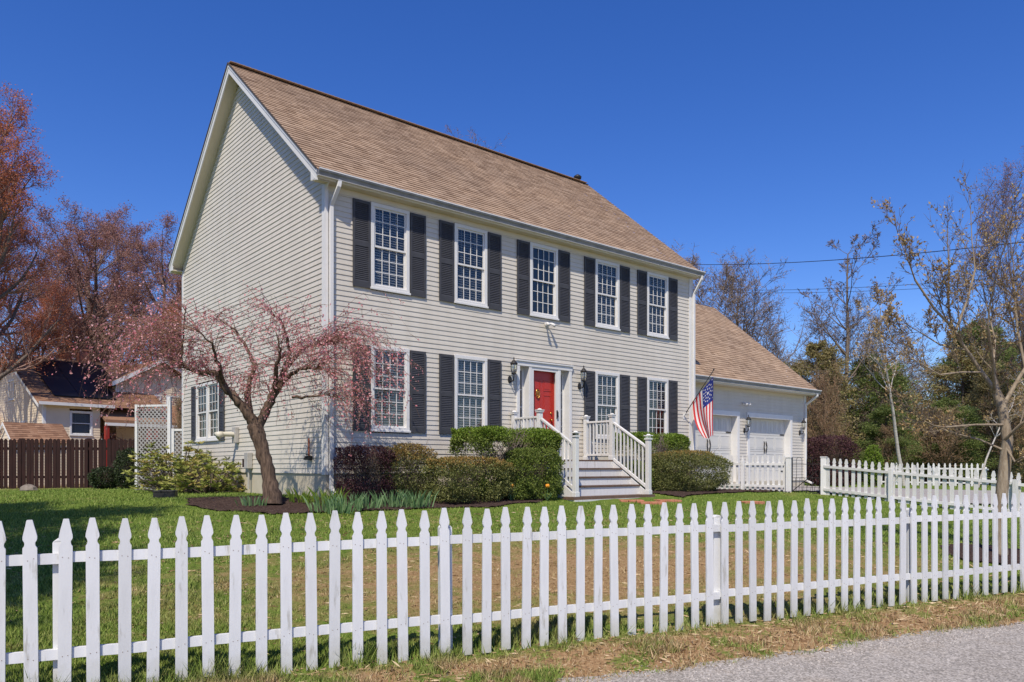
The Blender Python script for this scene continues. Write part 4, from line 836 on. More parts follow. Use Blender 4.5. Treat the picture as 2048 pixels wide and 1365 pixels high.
L4 = limb([c(560, 765, .1), c(585, 748, -.1), c(612, 735, -.3), c(630, 740, -.45)], [.045, .034, .022, .010])
L5 = limb([c(548, 790, .05), c(555, 740, -.3), c(560, 700, -.5), c(552, 665, -.6)], [.05, .036, .022, .008])
L6 = limb([c(585, 795, -.1), c(620, 793, -.3), c(655, 790, -.4), c(700, 800, -.45)], [.028, .018, .010, .003])
L7 = limb([c(575, 735, .15), c(600, 700, .2), c(625, 690, .25), c(650, 690, .3)], [.045, .035, .028, .02])
L8 = limb([c(447, 770, -.15), c(438, 730, -.5), c(425, 690, -.8), c(400, 665, -1.0)], [.042, .03, .018, .008])
L9 = limb([c(362, 725, -.4), c(366, 690, -.45), c(368, 650, -.5), c(372, 615, -.55)], [.02, .016, .012, .008])
L10 = limb([c(510, 730, .5), c(490, 690, .55), c(470, 660, .6), c(440, 640, .6)], [.035, .028, .02, .012])
L11 = limb([c(580, 705, .2), c(572, 670, .1), c(560, 640, 0), c(540, 625, -.1)], [.03, .024, .018, .01])
def weep(p, d, L, r, drop, fl=1.0, n=12):      # arching shoot that falls under its own weight
    P = [p]; rad = [r]; st = L / n; dd = d; r0_ = r
    for i in range(n):
        dd = vn((dd[0] + rnd.gauss(0, .07), dd[1] + rnd.gauss(0, .07), dd[2] - drop * (i + 1) / n + rnd.gauss(0, .06))); p = (p[0] + dd[0] * st, p[1] + dd[1] * st, p[2] + dd[2] * st)
        if p[2] < .35: break
        P.append(p); rad.append(r * (1 - .75 * (i + 1) / n))
        if rnd.random() < fl: tips.append((p, dd))
        if i > 1 and rnd.random() < .38:
            s_ = side_dir(dd, R(rnd.uniform(25, 55)), rnd); P2 = [p]; q2 = p; l2 = rnd.uniform(.12, .4)
            for k in range(3): s_ = vn((s_[0], s_[1], s_[2] - .2)); q2 = (q2[0] + s_[0] * l2 / 3, q2[1] + s_[1] * l2 / 3, q2[2] + s_[2] * l2 / 3); P2.append(q2); tips.append((q2, s_)) if rnd.random() < fl else None
            B.tube(P2, [.004, .0035, .003, .002], 3)
    if len(P) > 1: B.tube(P, rad, 3)
def shoots(Lm, n, fr, xdir, Lr, drop, up=.5):
    for _ in range(n):
        k = int(len(Lm) * (fr + (1 - fr) * rnd.random())); p = Lm[min(k, len(Lm) - 1)]
        weep(p, vn((rnd.gauss(xdir, .6), rnd.gauss(0, .6), rnd.uniform(up - .5, up + .6))), rnd.uniform(*Lr), rnd.uniform(.003, .0075), rnd.uniform(*drop))
shoots(L1, 34, .45, -.9, (.8, 2.2), (.25, .55), .6); shoots(L8, 24, .3, -.7, (.7, 1.9), (.25, .5), .6); shoots(L9, 24, .2, -.9, (.7, 1.9), (.3, .6), .5)
shoots(L2, 32, .35, .2, (.6, 1.6), (.2, .5), .6); shoots(L3, 22, .4, -.1, (.5, 1.3), (.2, .5)); shoots(L4, 26, .4, .9, (.6, 1.6), (.25, .5)); shoots(L5, 26, .35, .3, (.5, 1.4), (.25, .5), .6)
shoots(L6, 26, .3, .9, (.5, 1.3), (.3, .5), .3); shoots(L7, 48, .3, 1.0, (.7, 2.1), (.3, .55), .55); shoots(L10, 20, .3, -.5, (.5, 1.4), (.25, .5)); shoots(L11, 22, .3, -.2, (.4, 1.0), (.25, .45)); shoots(L1, 30, .25, .1, (.3, .9), (.1, .3), .8)
for P0_ in (L7[-1], L7[-4], L4[-1]): 
    for _ in range(16): weep(P0_, vn((rnd.uniform(.5, 1.2), rnd.gauss(-.15, .4), rnd.uniform(.3, 1))), rnd.uniform(1.2, 2.3), rnd.uniform(.003, .007), rnd.uniform(.3, .5))
for P0_ in (L9[4], L8[-1], L1[-1]):
    for _ in range(15): weep(P0_, vn((-rnd.uniform(.6, 1.2), rnd.gauss(0, .4), rnd.uniform(.2, 1))), rnd.uniform(1.2, 2.5), rnd.uniform(.003, .007), rnd.uniform(.25, .5))
A.build('trunk', 'cherrybark', root, True); M['cherrytwig'] = mat('cherry_twig', (.22, .13, .095), .8, .1); cr = B.build('crown', 'cherrytwig', root)
T = np.array([t[0] for t in tips]); D = np.array([t[1] for t in tips]); kk = RNG.uniform(size=len(T)) < .62; T, D = np.repeat(T[kk], 2, 0), np.repeat(D[kk], 2, 0)
np_mesh('blossom', leaves(T + RNG.normal(size=T.shape) * .02, .038, D, 1.2, 1.5, .4), 4, RNG.uniform(0, 1, len(T)), 'pink', cr)

# off-frame tree whose shade falls on the left of the lawn
tree('shade_tree', 'tall street tree on the verge left of the view shading the lawn', gd0(-7.5, 1.7), 12.0, dict(SB, kids=[16, 8, 6, 4], start=[.25, .2, .15, .1]), 64, 'bark', 'twig', 'olive', lsize=.22, lper=5, lspread=.3, wf=.72)
tree('shade_tree', 'leafy tree inside the yard left of the view shading the lawn', gd0(-9.6, 3.3), 12.5, dict(SB, kids=[16, 8, 6, 4], start=[.25, .2, .15, .1]), 61, 'bark', 'twig', 'olive', lsize=.24, lper=5, lspread=.3, wf=.95)

# ------------------------------------------------------------------ shrubs
def shrub(name, label, loc, r, h, n, ls, leaf, expo=.5, rot=TH, stems=40, inner=.5, z0=.0, cat='shrub', group=None, stem='twig', top_leaf=None, topz=.72, gap=0, lump=.1, seed=0, flat=1.0, stem_r=.008):
    """clipped or rounded shrub: leaf faces through a super-ellipsoid shell, real stems inside"""
    x, y = loc; root = empty(name, (x, y, gz(x, y)), rot, label, cat, group); rg = np.random.default_rng(seed + 5)
    d = rg.normal(size=(n, 3)); d /= np.linalg.norm(d, axis=1)[:, None]; e = expo
    s = np.sign(d) * np.abs(d) ** e; s /= (np.abs(s) ** (2 / e)).sum(1)[:, None] ** (e / 2)
    lm = 1 + lump * (np.sin(d[:, 0] * 5 + seed) * np.sin(d[:, 1] * 6 + 1.3 * seed) + .7 * np.sin(d[:, 2] * 9 + d[:, 0] * 7)) + lump * .5 * np.sin(d[:, 0] * 17 + 3) * np.sin(d[:, 2] * 19 + d[:, 1] * 13)
    f_ = np.where(rg.uniform(size=n) < inner, rg.uniform(.4, 1, n) ** .5, rg.uniform(.93, 1.04, n))
    s = s * f_[:, None] * np.where(np.abs(s[:, 2:3]) > .9 * flat, 1, lm[:, None]); hc = (h - z0) / 2
    Pn = np.stack([s[:, 0] * r[0], s[:, 1] * r[1], z0 + hc + s[:, 2] * hc], 1)
    keep = Pn[:, 2] > .02
    if gap: # see-through lower part
        fz = (Pn[:, 2] - z0) / (h - z0); hole = (fz < .80) & (Pn[:, 0] < .12 * r[0]) & (np.sin(Pn[:, 0] * 4.3 + seed) + .6 * np.sin(Pn[:, 0] * 9 + Pn[:, 2] * 6) > 1 - 2 * gap + .35 * rg.normal(size=n)); keep &= ~hole
    Pn, d = Pn[keep], d[keep]; n = len(Pn); vals = np.clip(rg.normal(.5, .25, n), 0, 1)
    st = MB(); rnd = random.Random(seed)
    for k in range(stems):
        a = rnd.uniform(0, 2 * math.pi); bx_ = (rnd.uniform(-.55, .55) * r[0], rnd.uniform(-.4, .4) * r[1], -.05); tx = (math.cos(a) * r[0] * rnd.uniform(.2, .95), math.sin(a) * r[1] * rnd.uniform(.2, .9), h * rnd.uniform(.6, 1.04))
        md = ((bx_[0] * .6 + tx[0] * .4) + rnd.gauss(0, .04), (bx_[1] + tx[1]) / 2, h * .42); st.tube([bx_, md, tx], [stem_r, stem_r * .7, stem_r * .35], 4)
        for _ in range(3):
            f2 = rnd.uniform(0, 1); p = [md[j] * (1 - f2) + tx[j] * f2 for j in range(3)]; st.tube([tuple(p), (p[0] + rnd.gauss(0, .12), p[1] + rnd.gauss(0, .1), p[2] + rnd.uniform(.03, .2))], [stem_r * .5, stem_r * .25], 3)
    st.build('stems', stem, root)
    if top_leaf:
        t = ((Pn[:, 2] / h) + rg.normal(size=n) * .07) > topz
        if t.any(): np_mesh('new_growth', leaves(Pn[t], ls, d[t] * .8 + np.array([0, 0, .5])), 4, vals[t], top_leaf, root)
        Pn, d, vals = Pn[~t], d[~t], vals[~t]
    np_mesh('foliage', leaves(Pn, ls, d * .8 + np.array([0, 0, .3]), asz=.55), 4, vals, leaf, root); return root
M['box_g'] = leafmat('boxwood_green', [(.05, .06, .02), (.11, .125, .035), (.18, .19, .055), (.30, .29, .11)], .15)
M['yew'] = leafmat('yew_green', [(.075, .10, .02), (.14, .19, .035), (.25, .29, .06)], .15)
M['bright'] = leafmat('bright_green', [(.09, .16, .015), (.17, .26, .03), (.26, .34, .05)], .25)
M['orangeleaf'] = leafmat('orange_leaves', [(.22, .13, .04), (.36, .21, .06), (.18, .17, .045), (.42, .27, .10)], .15)
M['purpleleaf'] = leafmat('dark_purple_leaves', [(.045, .018, .022), (.095, .04, .045), (.16, .08, .075)], .25)
M['rhodo'] = leafmat('rhododendron_leaves', [(.11, .15, .03), (.24, .27, .06), (.38, .38, .10), (.32, .22, .08)], .2)
def hs_(t, s): p = hw(t, s, 0); return (p.x, p.y)
cg = 'clipped shrubs along the house front'
shrub('bare_shrub', 'dark purple twiggy shrub nearest the house corner', hs_(.52, -.58), (.50, .38), 1.02, 15000, .030, 'purpleleaf', .55, stems=80, seed=1, inner=.6, stem='bark')
shrub('clipped_shrub', 'clipped green shrub with an orange tinted top, next to the dark purple one', hs_(1.38, -.70), (.50, .45), 1.08, 19000, .030, 'box_g', .75, seed=2, top_leaf='orangeleaf', topz=.74, group=cg)
shrub('clipped_shrub', 'wide low clipped green shrub with rusty leaves in front of the tall hedge', hs_(2.3, -1.42), (.86, .52), .86, 32000, .030, 'box_g', .62, seed=3, top_leaf='orangeleaf', topz=.84, group=cg)
shrub('clipped_shrub', 'green and brown clipped shrub under the tall hedge left of the steps', hs_(3.75, -1.62), (.62, .42), 1.02, 30000, .030, 'yew', .6, seed=14, group=cg)
shrub('tall_hedge', 'tall flat-topped open hedge with bright green top left of the steps', hs_(3.45, -1.15), (1.06, .55), 1.40, 100000, .033, 'yew', .30, seed=4, z0=.05, top_leaf='bright', topz=.87, gap=.30, stems=110, cat='hedge', inner=.45, lump=.04, stem='greytwig', stem_r=.011)
shrub('tall_hedge', 'tall flat-topped hedge right of the steps behind the round bush', hs_(8.75, -.62), (1.10, .38), 1.45, 65000, .033, 'yew', .32, seed=5, z0=.1, top_leaf='bright', topz=.87, gap=.22, stems=90, cat='hedge', inner=.45, lump=.04, stem='greytwig', stem_r=.011)
shrub('round_bush', 'large round green bush right of the steps', hs_(9.15, -1.45), (1.22, .62), 1.02, 44000, .031, 'box_g', .75, seed=6, cat='bush', top_leaf='orangeleaf', topz=.93)
shrub('clipped_shrub', 'small dark green shrub tucked against the right stair post', hs_(7.5, -1.15), (.36, .34), .75, 9000, .032, 'yew', .85, seed=7, group=cg)
# rhododendron at the rear corner
def rhodo(label, loc, r, h, seed, n=150):
    x, y = loc; rg = random.Random(seed); root = empty('rhododendron', (x, y, gz(x, y)), 0, label, 'shrub', 'rhododendrons beside the gable wall'); st = MB(); Pl, Dl = [], []
    for k in range(n):
        a = rg.uniform(0, 2 * math.pi); f_ = rg.uniform(.25, 1) ** .6; tp = (math.cos(a) * r * f_, math.sin(a) * r * .7 * f_, h * (1 - .45 * f_ ** 2) * rg.uniform(.12, 1.05)); b = (tp[0] * .15, tp[1] * .15, -.03); md = (tp[0] * .55, tp[1] * .55, tp[2] * .45); st.tube([b, md, tp], [.014, .009, .005], 4)
        for j in range(13): aa = j * 2.4; Pl.append(tp); Dl.append((math.cos(aa) * 1.3, math.sin(aa) * 1.3, rg.uniform(-.25, 1.0)))
    st.build('stems', 'bark', root); np_mesh('foliage', leaves(np.array(Pl), .125, np.array(Dl), .12, 3.4), 4, np.clip(np.repeat(RNG.uniform(0, .8, n), 13) + RNG.uniform(0, .2, n * 13), 0, 1), 'rhodo', root)
rhodo('bright yellow green rhododendron in front of the white lattice', (-8.35, 19.0), 1.15, 1.35, 1, 240); rhodo('bronze tinted rhododendron against the gable wall', (-7.0, 17.7), 1.0, .85, 2, 190)
M['shadedyew'] = leafmat('shaded_yew', [(.012, .02, .009), (.03, .045, .016), (.05, .075, .02)])  # yew leaves darkened so the colour carries the shade by the fence
# dark bushes by the brown fence, purple hedge and thicket on the right
shrub('dark_bush', 'dark bush in front of the brown fence near the white lattice', (-12.55, 25.3), (.5, .5), 1.3, 9000, .05, 'shadedyew', .9, seed=8, cat='bush'); shrub('dark_bush', 'low dark rounded bush at the foot of the brown fence', (-13.5, 25.4), (.45, .45), .7, 6000, .05, 'shadedyew', .9, seed=18, cat='bush')
shrub('purple_hedge', 'dark purple leafless hedge beside the garage corner', (11.9, 28.6), (.85, .7), 1.85, 15000, .055, 'purpleleaf', .6, rot=0, seed=9, cat='hedge', stems=140, stem='twig')
shrub('conifer_bush', 'small yellow green cone shaped conifer behind the right fence', (13.9, 29.5), (.35, .35), 1.55, 7000, .055, 'bright', 1.15, seed=10, cat='conifer')
def pine(name, label, loc, h, r, n, leaf, seed, ls=.16, cat='tree', group=None, bottom=.1, p_=.8):
    x, y = loc; root = empty(name, (x, y, gz(x, y) - .1), 0, label, cat, group); rg = np.random.default_rng(seed); nb = int(110 * (h / 8)); A = MB(); A.tube([(0, 0, 0), (.05, 0, h * .5), (0, 0, h * .97)], [h * .016, h * .01, .02], 7); Pn, Dn = [], []; per = n // nb; B = MB()
    for k in range(nb):
        z = h * (bottom + (1 - bottom) * (k + rg.uniform()) / nb); rr = r * (1 - (z / h)) ** p_ * rg.uniform(.55, 1.15) + .12; a = rg.uniform(0, 6.283); dx, dy = math.cos(a), math.sin(a); e = (dx * rr, dy * rr, z + rr * rg.uniform(-.12, .35)); B.tube([(0, 0, z), e], [.03, .008], 3)
        f_ = rg.uniform(.25, 1, per) ** .6; P_ = np.stack([dx * rr * f_, dy * rr * f_, z + (e[2] - z) * f_], 1) + rg.normal(size=(per, 3)) * np.array([.16, .16, .12]) * (rr ** .5); Pn.append(P_); Dn.append(np.tile([dx, dy, .15], (per, 1)))
    root['hh'] = h; A.build('trunk', 'bark', root, True); cr = B.build('crown', 'twig', root); Pn = np.concatenate(Pn); np_mesh('foliage', leaves(Pn, ls, np.concatenate(Dn), .8, 2.6), 4, np.clip(rg.normal(.5, .25, len(Pn)), 0, 1), leaf, cr); return root
gp = 'evergreens behind the trees'
e1 = pine('pine_tree', 'dark green pine behind the red maples left of the house', (-19.5, 52), tz(52, 600, -19), 3.2, 18000, 'pine', 1, .22, group=gp)
copytop(e1, -17.8, 45, 640, 1, 'green pine low beside the rear corner of the gable wall', .8); copytop(e1, -30, 55, 610, 2, 'dark pine behind the far left maples')
e2 = pine('pine_tree', 'olive green conifer behind the right end of the garage roof', (14.7, 37), tz(37, 690, 15), 2.5, 42000, 'olive', 2, .11, group=gp, p_=.5)
M['greenolive'] = leafmat('fresh_green_leaves', [(.09, .13, .035), (.17, .22, .06), (.28, .31, .10)], .35)
e3 = pine('pine_tree', 'green conifer directly behind the slender birch', (18.0, 38), tz(38, 712, 18), 2.5, 42000, 'greenolive', 3, .11, group=gp, p_=.5)
for i, (x, y, yp, wf, src, lb) in enumerate([(23.5, 40, 700, 1.2, e2, 'olive conifer between the birch and the budding tree'), (26.3, 43, 652, 1.0, e3, 'dark green conifer rising behind the budding tree fork'), (29.5, 45, 690, 1.2, e2, 'olive conifer at the right edge of the woods'), (21, 44, 735, 1.3, e2, 'broad olive conifer right of the tall bare tree'), (20.3, 35.5, 800, 1.2, e3, 'short green conifer low behind the right fence'), (16.6, 34, 815, 1.2, e3, 'low green conifer left of the pale birch stem'), (23.4, 37, 745, 1.2, e2, 'wide olive conifer behind the trunk of the budding tree')]):
    copytop(src, x, y, yp, i * 1.7, lb, wf)
SBr = dict(seg=[3, 4, 3, 2], up=[.3, .22, .15, .1], wob=[.2, .22, .25, .25], kids=[16, 9, 6], start=[.0, .05, .05], ang=[(10, 55), (20, 60), (20, 60)], lr=[.75, .5, .55], rr=.6, rmin=.012, tap=.4, sides=[5, 3, 3, 3], limb=0)
b1 = tree('brush_shrub', 'brown vine covered tangle rising right of the garage', gd0(13.7, 33), tz(33, 715, 14), dict(SBr, kids=[38, 11, 6]), 71, 'bark', mat('brush_twig', (.27, .17, .105), .9, .1), 'brownbrush', cat='brush', group='brown brush at the wood edge', lsize=.09, lper=2, lspread=.08, wf=.75)
for i, (x, y, yp, wf, lb) in enumerate([(12.9, 35, 790, 1.2, 'brown brush directly behind the garage downspout'), (17.0, 33.5, 830, 1.3, 'brown brush behind the slender birch trunk'), (19.7, 35, 800, 1.5, 'brown brush between the two birches'), (22.5, 36, 780, 1.5, 'brown brush left of the budding tree trunk'), (24.5, 38, 770, 1.5, 'brown brush behind the budding tree trunk'), (28.0, 39, 740, 1.5, 'brown brush at the right edge beyond the fence'), (15.3, 38, 760, 1.2, 'tall brown brush under the tall thin bare tree')]):
    copytop(b1, x, y, yp, i * 1.1, lb, wf)
copytop(b1, -11.4, 27.2, 765, 2, 'tall twiggy brown shrub behind the white lattice', .8)
# low wood-edge cover nobody could count
n = 60000; xx = RNG.uniform(10, 46, n); yy = RNG.uniform(38, 54, n) + .25 * xx - 4; hh = RNG.uniform(0, 1, n) ** 1.3 * (3.6 + .8 * np.sin(xx * .7) + .5 * np.sin(xx * 1.9)); Pn = np.stack([xx, yy, ground(xx, yy) + hh], 1)
tag(np_mesh('undergrowth', leaves(Pn, .26, np.tile([0, 0, .5], (n, 1)), 1, 2.2), 4, RNG.uniform(0, 1, n), 'brownbrush'), 'brown and olive undergrowth filling the wood edge behind the right fence', 'undergrowth', kind='stuff')
n = 45000; xx = RNG.uniform(-44, -12, n); yy = RNG.uniform(46, 58, n); hh = RNG.uniform(0, 1, n) ** 1.2 * (6.5 + 1.2 * np.sin(xx * .6) + .8 * np.sin(xx * 1.7)); Pn = np.stack([xx, yy, ground(xx, yy) + hh], 1)
tag(np_mesh('undergrowth', leaves(Pn, .3, np.tile([0, 0, .5], (n, 1)), 1, 2.2), 4, RNG.uniform(0, 1, n), 'purplebud'), 'reddish brown undergrowth of the woods behind the neighbouring house', 'undergrowth', kind='stuff')

# iris and lily clumps, tulips
M['iris'] = leafmat('iris_leaves', [(.07, .14, .05), (.14, .25, .10), (.25, .36, .17)], .2)
def clump(name, label, x, y, h, n, r, leaf, seed, group, wd=.02):
    rg = random.Random(seed); root = empty(name, (x, y, gz(x, y) + .04), 0, label, 'plant', group); m = MB()
    for k in range(n):
        a, rr = rg.uniform(0, 6.28), r * rg.random() ** .5; bx_, by_ = math.cos(a) * rr, math.sin(a) * rr; t = rg.uniform(.05, .95); hh = h * rg.uniform(.35, 1.15); aa = rg.uniform(0, 6.28); ca, sa = math.cos(aa), math.sin(aa); dx, dy = math.cos(a) * t * hh * .8, math.sin(a) * t * hh * .8
        m.face([(bx_ - ca * wd / 2, by_ - sa * wd / 2, -.02), (bx_ + ca * wd / 2, by_ + sa * wd / 2, -.02), (bx_ + ca * wd / 2 + dx * .4, by_ + sa * wd / 2 + dy * .4, hh * .6), (bx_ + dx, by_ + dy, hh), (bx_ - ca * wd / 2 + dx * .4, by_ - sa * wd / 2 + dy * .4, hh * .6)], 0, rg.random())
    m.build('leaf_blades', leaf, root)
def gp_px(x, y):   # ground point seen at a picture position
    Yd = 7.0
    while Yd < 40 and CZ - (y - 935) / 1532 * Yd > gz((x - 1024) / 1532 * Yd, Yd) + .03: Yd += .02
    return (x - 1024) / 1532 * Yd, Yd
cl_ = [(612, 1004, .24, 'pale green clump of strap leaves just right of the cherry trunk', 'bright'), (640, 1010, .26, 'second clump of strap leaves from the cherry trunk', 'bright'), (672, 1008, .28, 'clump of strap leaves below the downspout', 'bright'), (640, 1022, .26, 'iris clump at the front edge of the bed right of the cherry', 'iris'), (668, 1026, .26, 'iris clump in front of the downspout', 'iris'),
       (700, 1022, .28, 'iris clump in front of the dark purple shrub', 'iris'), (730, 1016, .26, 'iris clump at the foot of the dark purple shrub', 'iris'), (790, 1012, .28, 'left one of the paired iris clumps in front of the low clipped shrub', 'iris'), (815, 1014, .27, 'middle iris clump in front of the low clipped shrub', 'iris'), (845, 1013, .27, 'rightmost iris clump by the bare mulch', 'iris'), (495, 1012, .16, 'small sparse clump left of the cherry trunk in the mulch', 'iris')]
for i, (px, py, h, lb, lf) in enumerate(cl_): x, y = gp_px(px, py); clump('iris_clump', lb, x + random.uniform(-.08, .08), y + random.uniform(-.1, .1), h, 48, .24, lf, i, 'strap leaved clumps in the front bed')
for i, (px, py, lb) in enumerate([(1022, 1000, 'orange tulip in front of the hedge, left of the pair'), (1094, 1000, 'orange tulip nearest the steps')]):
    x, y = gp_px(px, py); r = empty('tulip', (x, y, gz(x, y)), 0, lb, 'flower', 'orange tulips left of the steps'); MB().tube([(0, 0, 0), (.01, 0, .26)], .005, 5).build('stem', 'iris', r); M['orange'] = mat('tulip_orange', (.85, .33, .03), .5)
    MB().lathe((.01, 0, .26), [(.005, 0), (.038, .02), (.045, .045), (.036, .075), (.02, .085)], 8).build('bloom', 'orange', r, True)
    m = MB(); 
    for k in range(14): a = k * .9; m.face([(0, 0, 0), (math.cos(a) * .09, math.sin(a) * .09, .12), (math.cos(a) * .13, math.sin(a) * .13, .19), (math.cos(a + .2) * .07, math.sin(a + .2) * .07, .12)], 0, k / 14)
    m.build('leaves', 'iris', r)
# stepping pavers, black box, rock
for i, (px, py, wv, lb) in enumerate([(1262, 1000, .5, 'red paver nearest the front steps'), (1302, 1004, .55, 'middle red paver on the lawn in front of the steps'), (1335, 1000, .5, 'right red paver on the lawn in front of the steps'), (1500, 1003, .5, 'lone red paver sunk in the grass left of the iron gate')]):
    x, y = gp_px(px, py); m = MB()
    for a in range(3):
        for b in range(2): m.box(-wv / 2 + a * wv / 3 + .005, -.2 + b * .2 + .005, -.04, -wv / 2 + (a + 1) * wv / 3 - .005, b * .2 - .005, .028)
    o = m.build('paver', 'paver', bevel=.006); o.location = (x, y, gz(x, y)); o.rotation_euler = (.0, 0, .1 * i); tag(o, lb, 'paver', 'red pavers in the lawn')
x, y = gp_px(331, 993); o = empty('black_crate', (x, y, gz(x, y)), .2, 'small black box lying on the lawn by the rhododendron', 'box'); MB().box(-.19, -.13, 0, .19, .13, .11).build('box_body', 'black', o, bevel=.01); MB().box(-.2, -.14, .112, .2, .14, .14).build('lid', 'black', o, bevel=.008)
x, y = gp_px(57, 981); m = MB(); m.lathe((0, 0, -.05), [(.16, 0), (.22, .08), (.19, .18), (.1, .25), (.0, .27)], 9); m.v = [(a * 1.25 + random.uniform(-.02, .02), b + random.uniform(-.02, .02), c_ + random.uniform(-.015, .015)) for a, b, c_ in m.v]; o = m.build('rock', 'stone', None); o.location = (x, y, gz(x, y)); tag(o, 'pale rock on the grass in front of the brown fence', 'rock')

# ------------------------------------------------------------------ white lattice screens
M['latt'] = grained('shaded_white_lattice', (.27, .26, .25), (.38, .37, .35), 3, .7)  # white slats greyed: the partial shade on them is put into the colour
def lattice(A, B, z0, z1, label):
    A, B = Vector(A), Vector(B); d = B - A; Lw = d.length; h = z1 - z0; r = empty('lattice_screen', (A.x, A.y, z0), math.atan2(d.y, d.x), label, 'lattice', 'white lattice screens by the gable wall'); m = MB()
    sp = .125
    for k in range(int((Lw + h) / sp) + 1):
        c0 = k * sp
        a = (max(0, c0 - h), 0, min(h, c0)); b = (min(Lw, c0), 0, max(0, c0 - Lw))
        if (Vector(a) - Vector(b)).length > .03:
            m.bar(a, b, .008, .034, up=(1, 0, 1)); m.bar((Lw - a[0], .009, a[2]), (Lw - b[0], .009, b[2]), .008, .034, up=(-1, 0, 1))
    m.build('slats', 'latt', r); m = MB(); m.box(-.04, -.03, 0, .04, .04, h + .05).build('frame_post', 'paint2', r); MB().box(Lw - .05, -.03, 0, Lw + .05, .04, h + .25).build('frame_post', 'paint2', r); MB().box(.04, -.02, h - .02, Lw - .05, .03, h + .04).build('top_rail', 'paint2', r)
lattice((-10.78, 22), (-9.75, 21.8), CZ - .65, CZ + 1.75, 'tall white lattice screen behind the yellow green rhododendron'); lattice((-9.62, 21.75), (-9.15, 21.7), CZ - .65, CZ + 1.05, 'low white lattice screen touching the rear corner of the house')

# ------------------------------------------------------------------ neighbour's house
al = R(50); ND = 35.0; nb = empty('neighbour_house', ((87 - 1024) / 1532 * ND, ND, CZ - .85), al, 'cream house with brown roof and black solar panels behind the brown fence', 'house')
k = .85; ez = 2.97 + k; W2 = 8.4; L2 = 5.6; rz_ = 5.45 + k
siding(0, 2.45, .0, ez, [(1.15 - .05, 2.05 + .05, 1.55 + .95, 2.65 + .95)], ff, exp=.12).build('front_wall', 'nsiding', nb)
siding(0, W2, .0, rz_, [], fs, lambda z: (0, W2) if z < ez else ((z - ez) / (rz_ - ez) * W2 / 2, W2 - (z - ez) / (rz_ - ez) * W2 / 2 + .001), .12).build('gable_wall', 'nsiding', nb)
place_window(1.6, 0, 1.50 + k, 1.0, 1.15, nb, cols=1, rows=1, seed=40, deep=.2)
place_window(0, 4.2, 3.3 + k, .8, 1.0, nb, rot=R(-90), cols=1, rows=1, seed=41, deep=.2); place_window(0, 2.6, .9 + k, .6, 1.3, nb, rot=R(-90), cols=1, rows=1, seed=42, deep=.2)
MB().box(-.03, -.03, 0, .10, .12, ez - .1).build('corner_board', 'trim', nb)
sl = (rz_ - ez) / (W2 / 2)
shingles(-.35, L2, -.35, ez - .35 * sl + .12, W2 / 2, rz_ + .12, .16).build('front_roof', 'nshingle', nb)
MB().face([(-.35, W2 + .35, ez - .35 * sl + .12), (L2, W2 + .35, ez - .35 * sl + .12), (L2, W2 / 2, rz_ + .12), (-.35, W2 / 2, rz_ + .12)]).build('rear_roof', 'nshingle', nb)
m = rake(-.35, -.35, ez - .35 * sl + .12, W2 / 2, rz_ + .12, .03, .12); m.box(-.3, -.36, ez - .12, 3.0, -.33, ez + .02).box(-.3, -.33, ez - .12, 3.0, -.0, ez - .1); m.build('eave_trim', 'trim', nb)
# solar array lies on the roof slope
def onroof(t, s, o=.06): return (t, s, ez + .12 + s * sl + o)
sp_ = empty('solar_array', nb.location, al, 'black solar panels on the brown roof of the cream house', 'solar panels')
for i in range(3):
    for j in range(2):
        a, b, c0, c1 = .55 + i * 1.15, .55 + (i + 1) * 1.15 - .02, .3 + j * 1.75, .3 + (j + 1) * 1.75 - .02
        if i == 2 and j == 0: b = a + .5
        MB().prism([onroof(a, c0), onroof(b, c0), onroof(b, c1), onroof(a, c1)], (0, 0, .04)).build('solar_panel', 'solar', sp_)
# two-storey wing with its own gable, porch with red posts, chimney
w0, w1, ws, we = 3.7, 8.2, 1.2, 4.1 + k
siding(w0, w1, 0, we + .2, [], lambda a, o, z: (a, ws - o, z), exp=.12).build('wing_wall', 'nsiding', nb)
siding(ws, 7, 2.6, we, [], lambda a, o, z: (w0 - o, a, z), exp=.12).build('wing_side_wall', 'nsiding', nb)
m = MB().face([(w0, ws, we), (w1, ws, we), ((w0 + w1) / 2, ws, we + 1.3)]); m.build('wing_gable', 'nsiding', nb)
m = MB().prism([(w0 - .35, ws - .4, we - .02), ((w0 + w1) / 2, ws - .4, we + 1.42), ((w0 + w1) / 2, ws - .4, we + 1.56), (w0 - .35, ws - .4, we + .14)], (0, 7, 0)).prism([((w0 + w1) / 2, ws - .4, we + 1.42), (w1 + .35, ws - .4, we - .02), (w1 + .35, ws - .4, we + .14), ((w0 + w1) / 2, ws - .4, we + 1.56)], (0, 7, 0)); m.build('wing_roof', 'nshingle', nb)
MB().prism([(w0 - .36, ws - .43, we - .06), ((w0 + w1) / 2, ws - .43, we + 1.40), ((w0 + w1) / 2, ws - .43, we + 1.60), (w0 - .36, ws - .43, we + .16)], (0, .025, 0)).prism([((w0 + w1) / 2, ws - .43, we + 1.40), (w1 + .36, ws - .43, we - .06), (w1 + .36, ws - .43, we + .16), ((w0 + w1) / 2, ws - .43, we + 1.60)], (0, .025, 0)).box(w0 - .03, ws - .03, 2.8, w0 + .12, ws + .02, we + .1).build('wing_trim', 'trim', nb)
place_window(5.5, ws, 2.55 + k, .95, 1.25, nb, cols=1, rows=1, seed=43, deep=.2); place_window(6.7, ws, 2.55 + k, .95, 1.25, nb, cols=1, rows=1, seed=44, deep=.2)
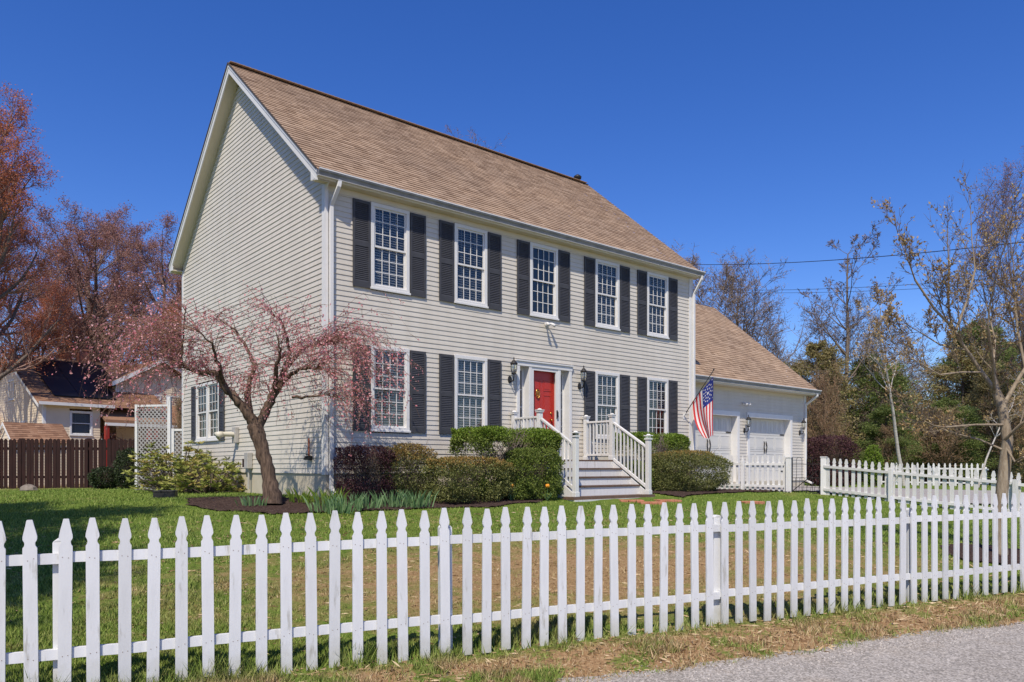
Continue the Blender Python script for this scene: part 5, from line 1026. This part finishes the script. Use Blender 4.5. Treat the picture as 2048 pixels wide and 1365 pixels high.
m = MB().prism([(2.5, -.5, 2.15 + k), (2.5, ws, 3.15 + k), (2.5, ws, 3.29 + k), (2.5, -.5, 2.29 + k)], (5.5, 0, 0)); m.build('porch_roof', 'nshingle', nb); MB().box(2.5, -.52, 2.0 + k, 8.0, -.42, 2.14 + k).build('porch_beam', 'trim', nb); MB().box(2.5, -.5, .0, 8.0, ws - .05, .75).build('porch_floor', 'trim', nb)
for t in (2.6, 4.6, 4.95, 6.3): MB().box(t - .09, -.48, .75, t + .09, -.30, 1.99 + k).build('porch_post', 'porchred', nb)
MB().box(3.0, W2 / 2 - .35, rz_ - .6, 3.45, W2 / 2 + .1, rz_ + .62).box(2.96, W2 / 2 - .39, rz_ + .621, 3.49, W2 / 2 + .14, rz_ + .70).build('chimney', 'brick', nb)
# small shed in front of it
sh = empty('garden_shed', ((30 - 1024) / 1532 * 31, 31, CZ - .85), al, 'small shed with brown roof peeking over the brown fence', 'shed')
siding(0, 1.9, 0, 1.9, [], ff, exp=.12).build('front_wall', 'nsiding', sh); siding(0, 2, 0, 2.6, [], fs, lambda z: (0, 2) if z < 1.9 else ((z - 1.9) / .72, 2.001 - (z - 1.9) / .72), .12).build('gable_wall', 'nsiding', sh)
shingles(-.15, 2.1, -.15, 1.85, 1, 2.72, .14).build('roof', 'nshingle', sh); m = rake(-.16, -.15, 1.85, 1, 2.72, .02, .08); m.prism([(-.16, 1, 2.70), (-.16, 2.15, 1.83), (-.16, 2.15, 1.72), (-.16, 1, 2.58)], (.02, 0, 0)); m.build('rake_trim', 'trim', sh)

# ------------------------------------------------------------------ overhead wires
wires = [(528, 472, 'highest black overhead wire crossing the trees on the right', .016), (575, 543, 'middle thin overhead wire on the right', .009), (578, 556, 'lowest thin overhead wire on the right', .008)]
for i, (ya, yb, lb, r_) in enumerate(wires):
    Ya, Yb = 46.0, 24.0; a = Vector(((1330 - 1024) / 1532 * Ya, Ya, CZ + (935 - ya) / 1532 * Ya)); b = Vector(((2150 - 1024) / 1532 * Yb, Yb, CZ + (935 - yb) / 1532 * Yb)); P_ = []
    for k in range(25): f_ = k / 24; p = a.lerp(b, f_); p.z -= .35 * 4 * f_ * (1 - f_); P_.append(p)
    tag(MB().tube(P_, r_, 5).build('overhead_wire', 'black'), lb, 'wire', 'overhead wires on the right')
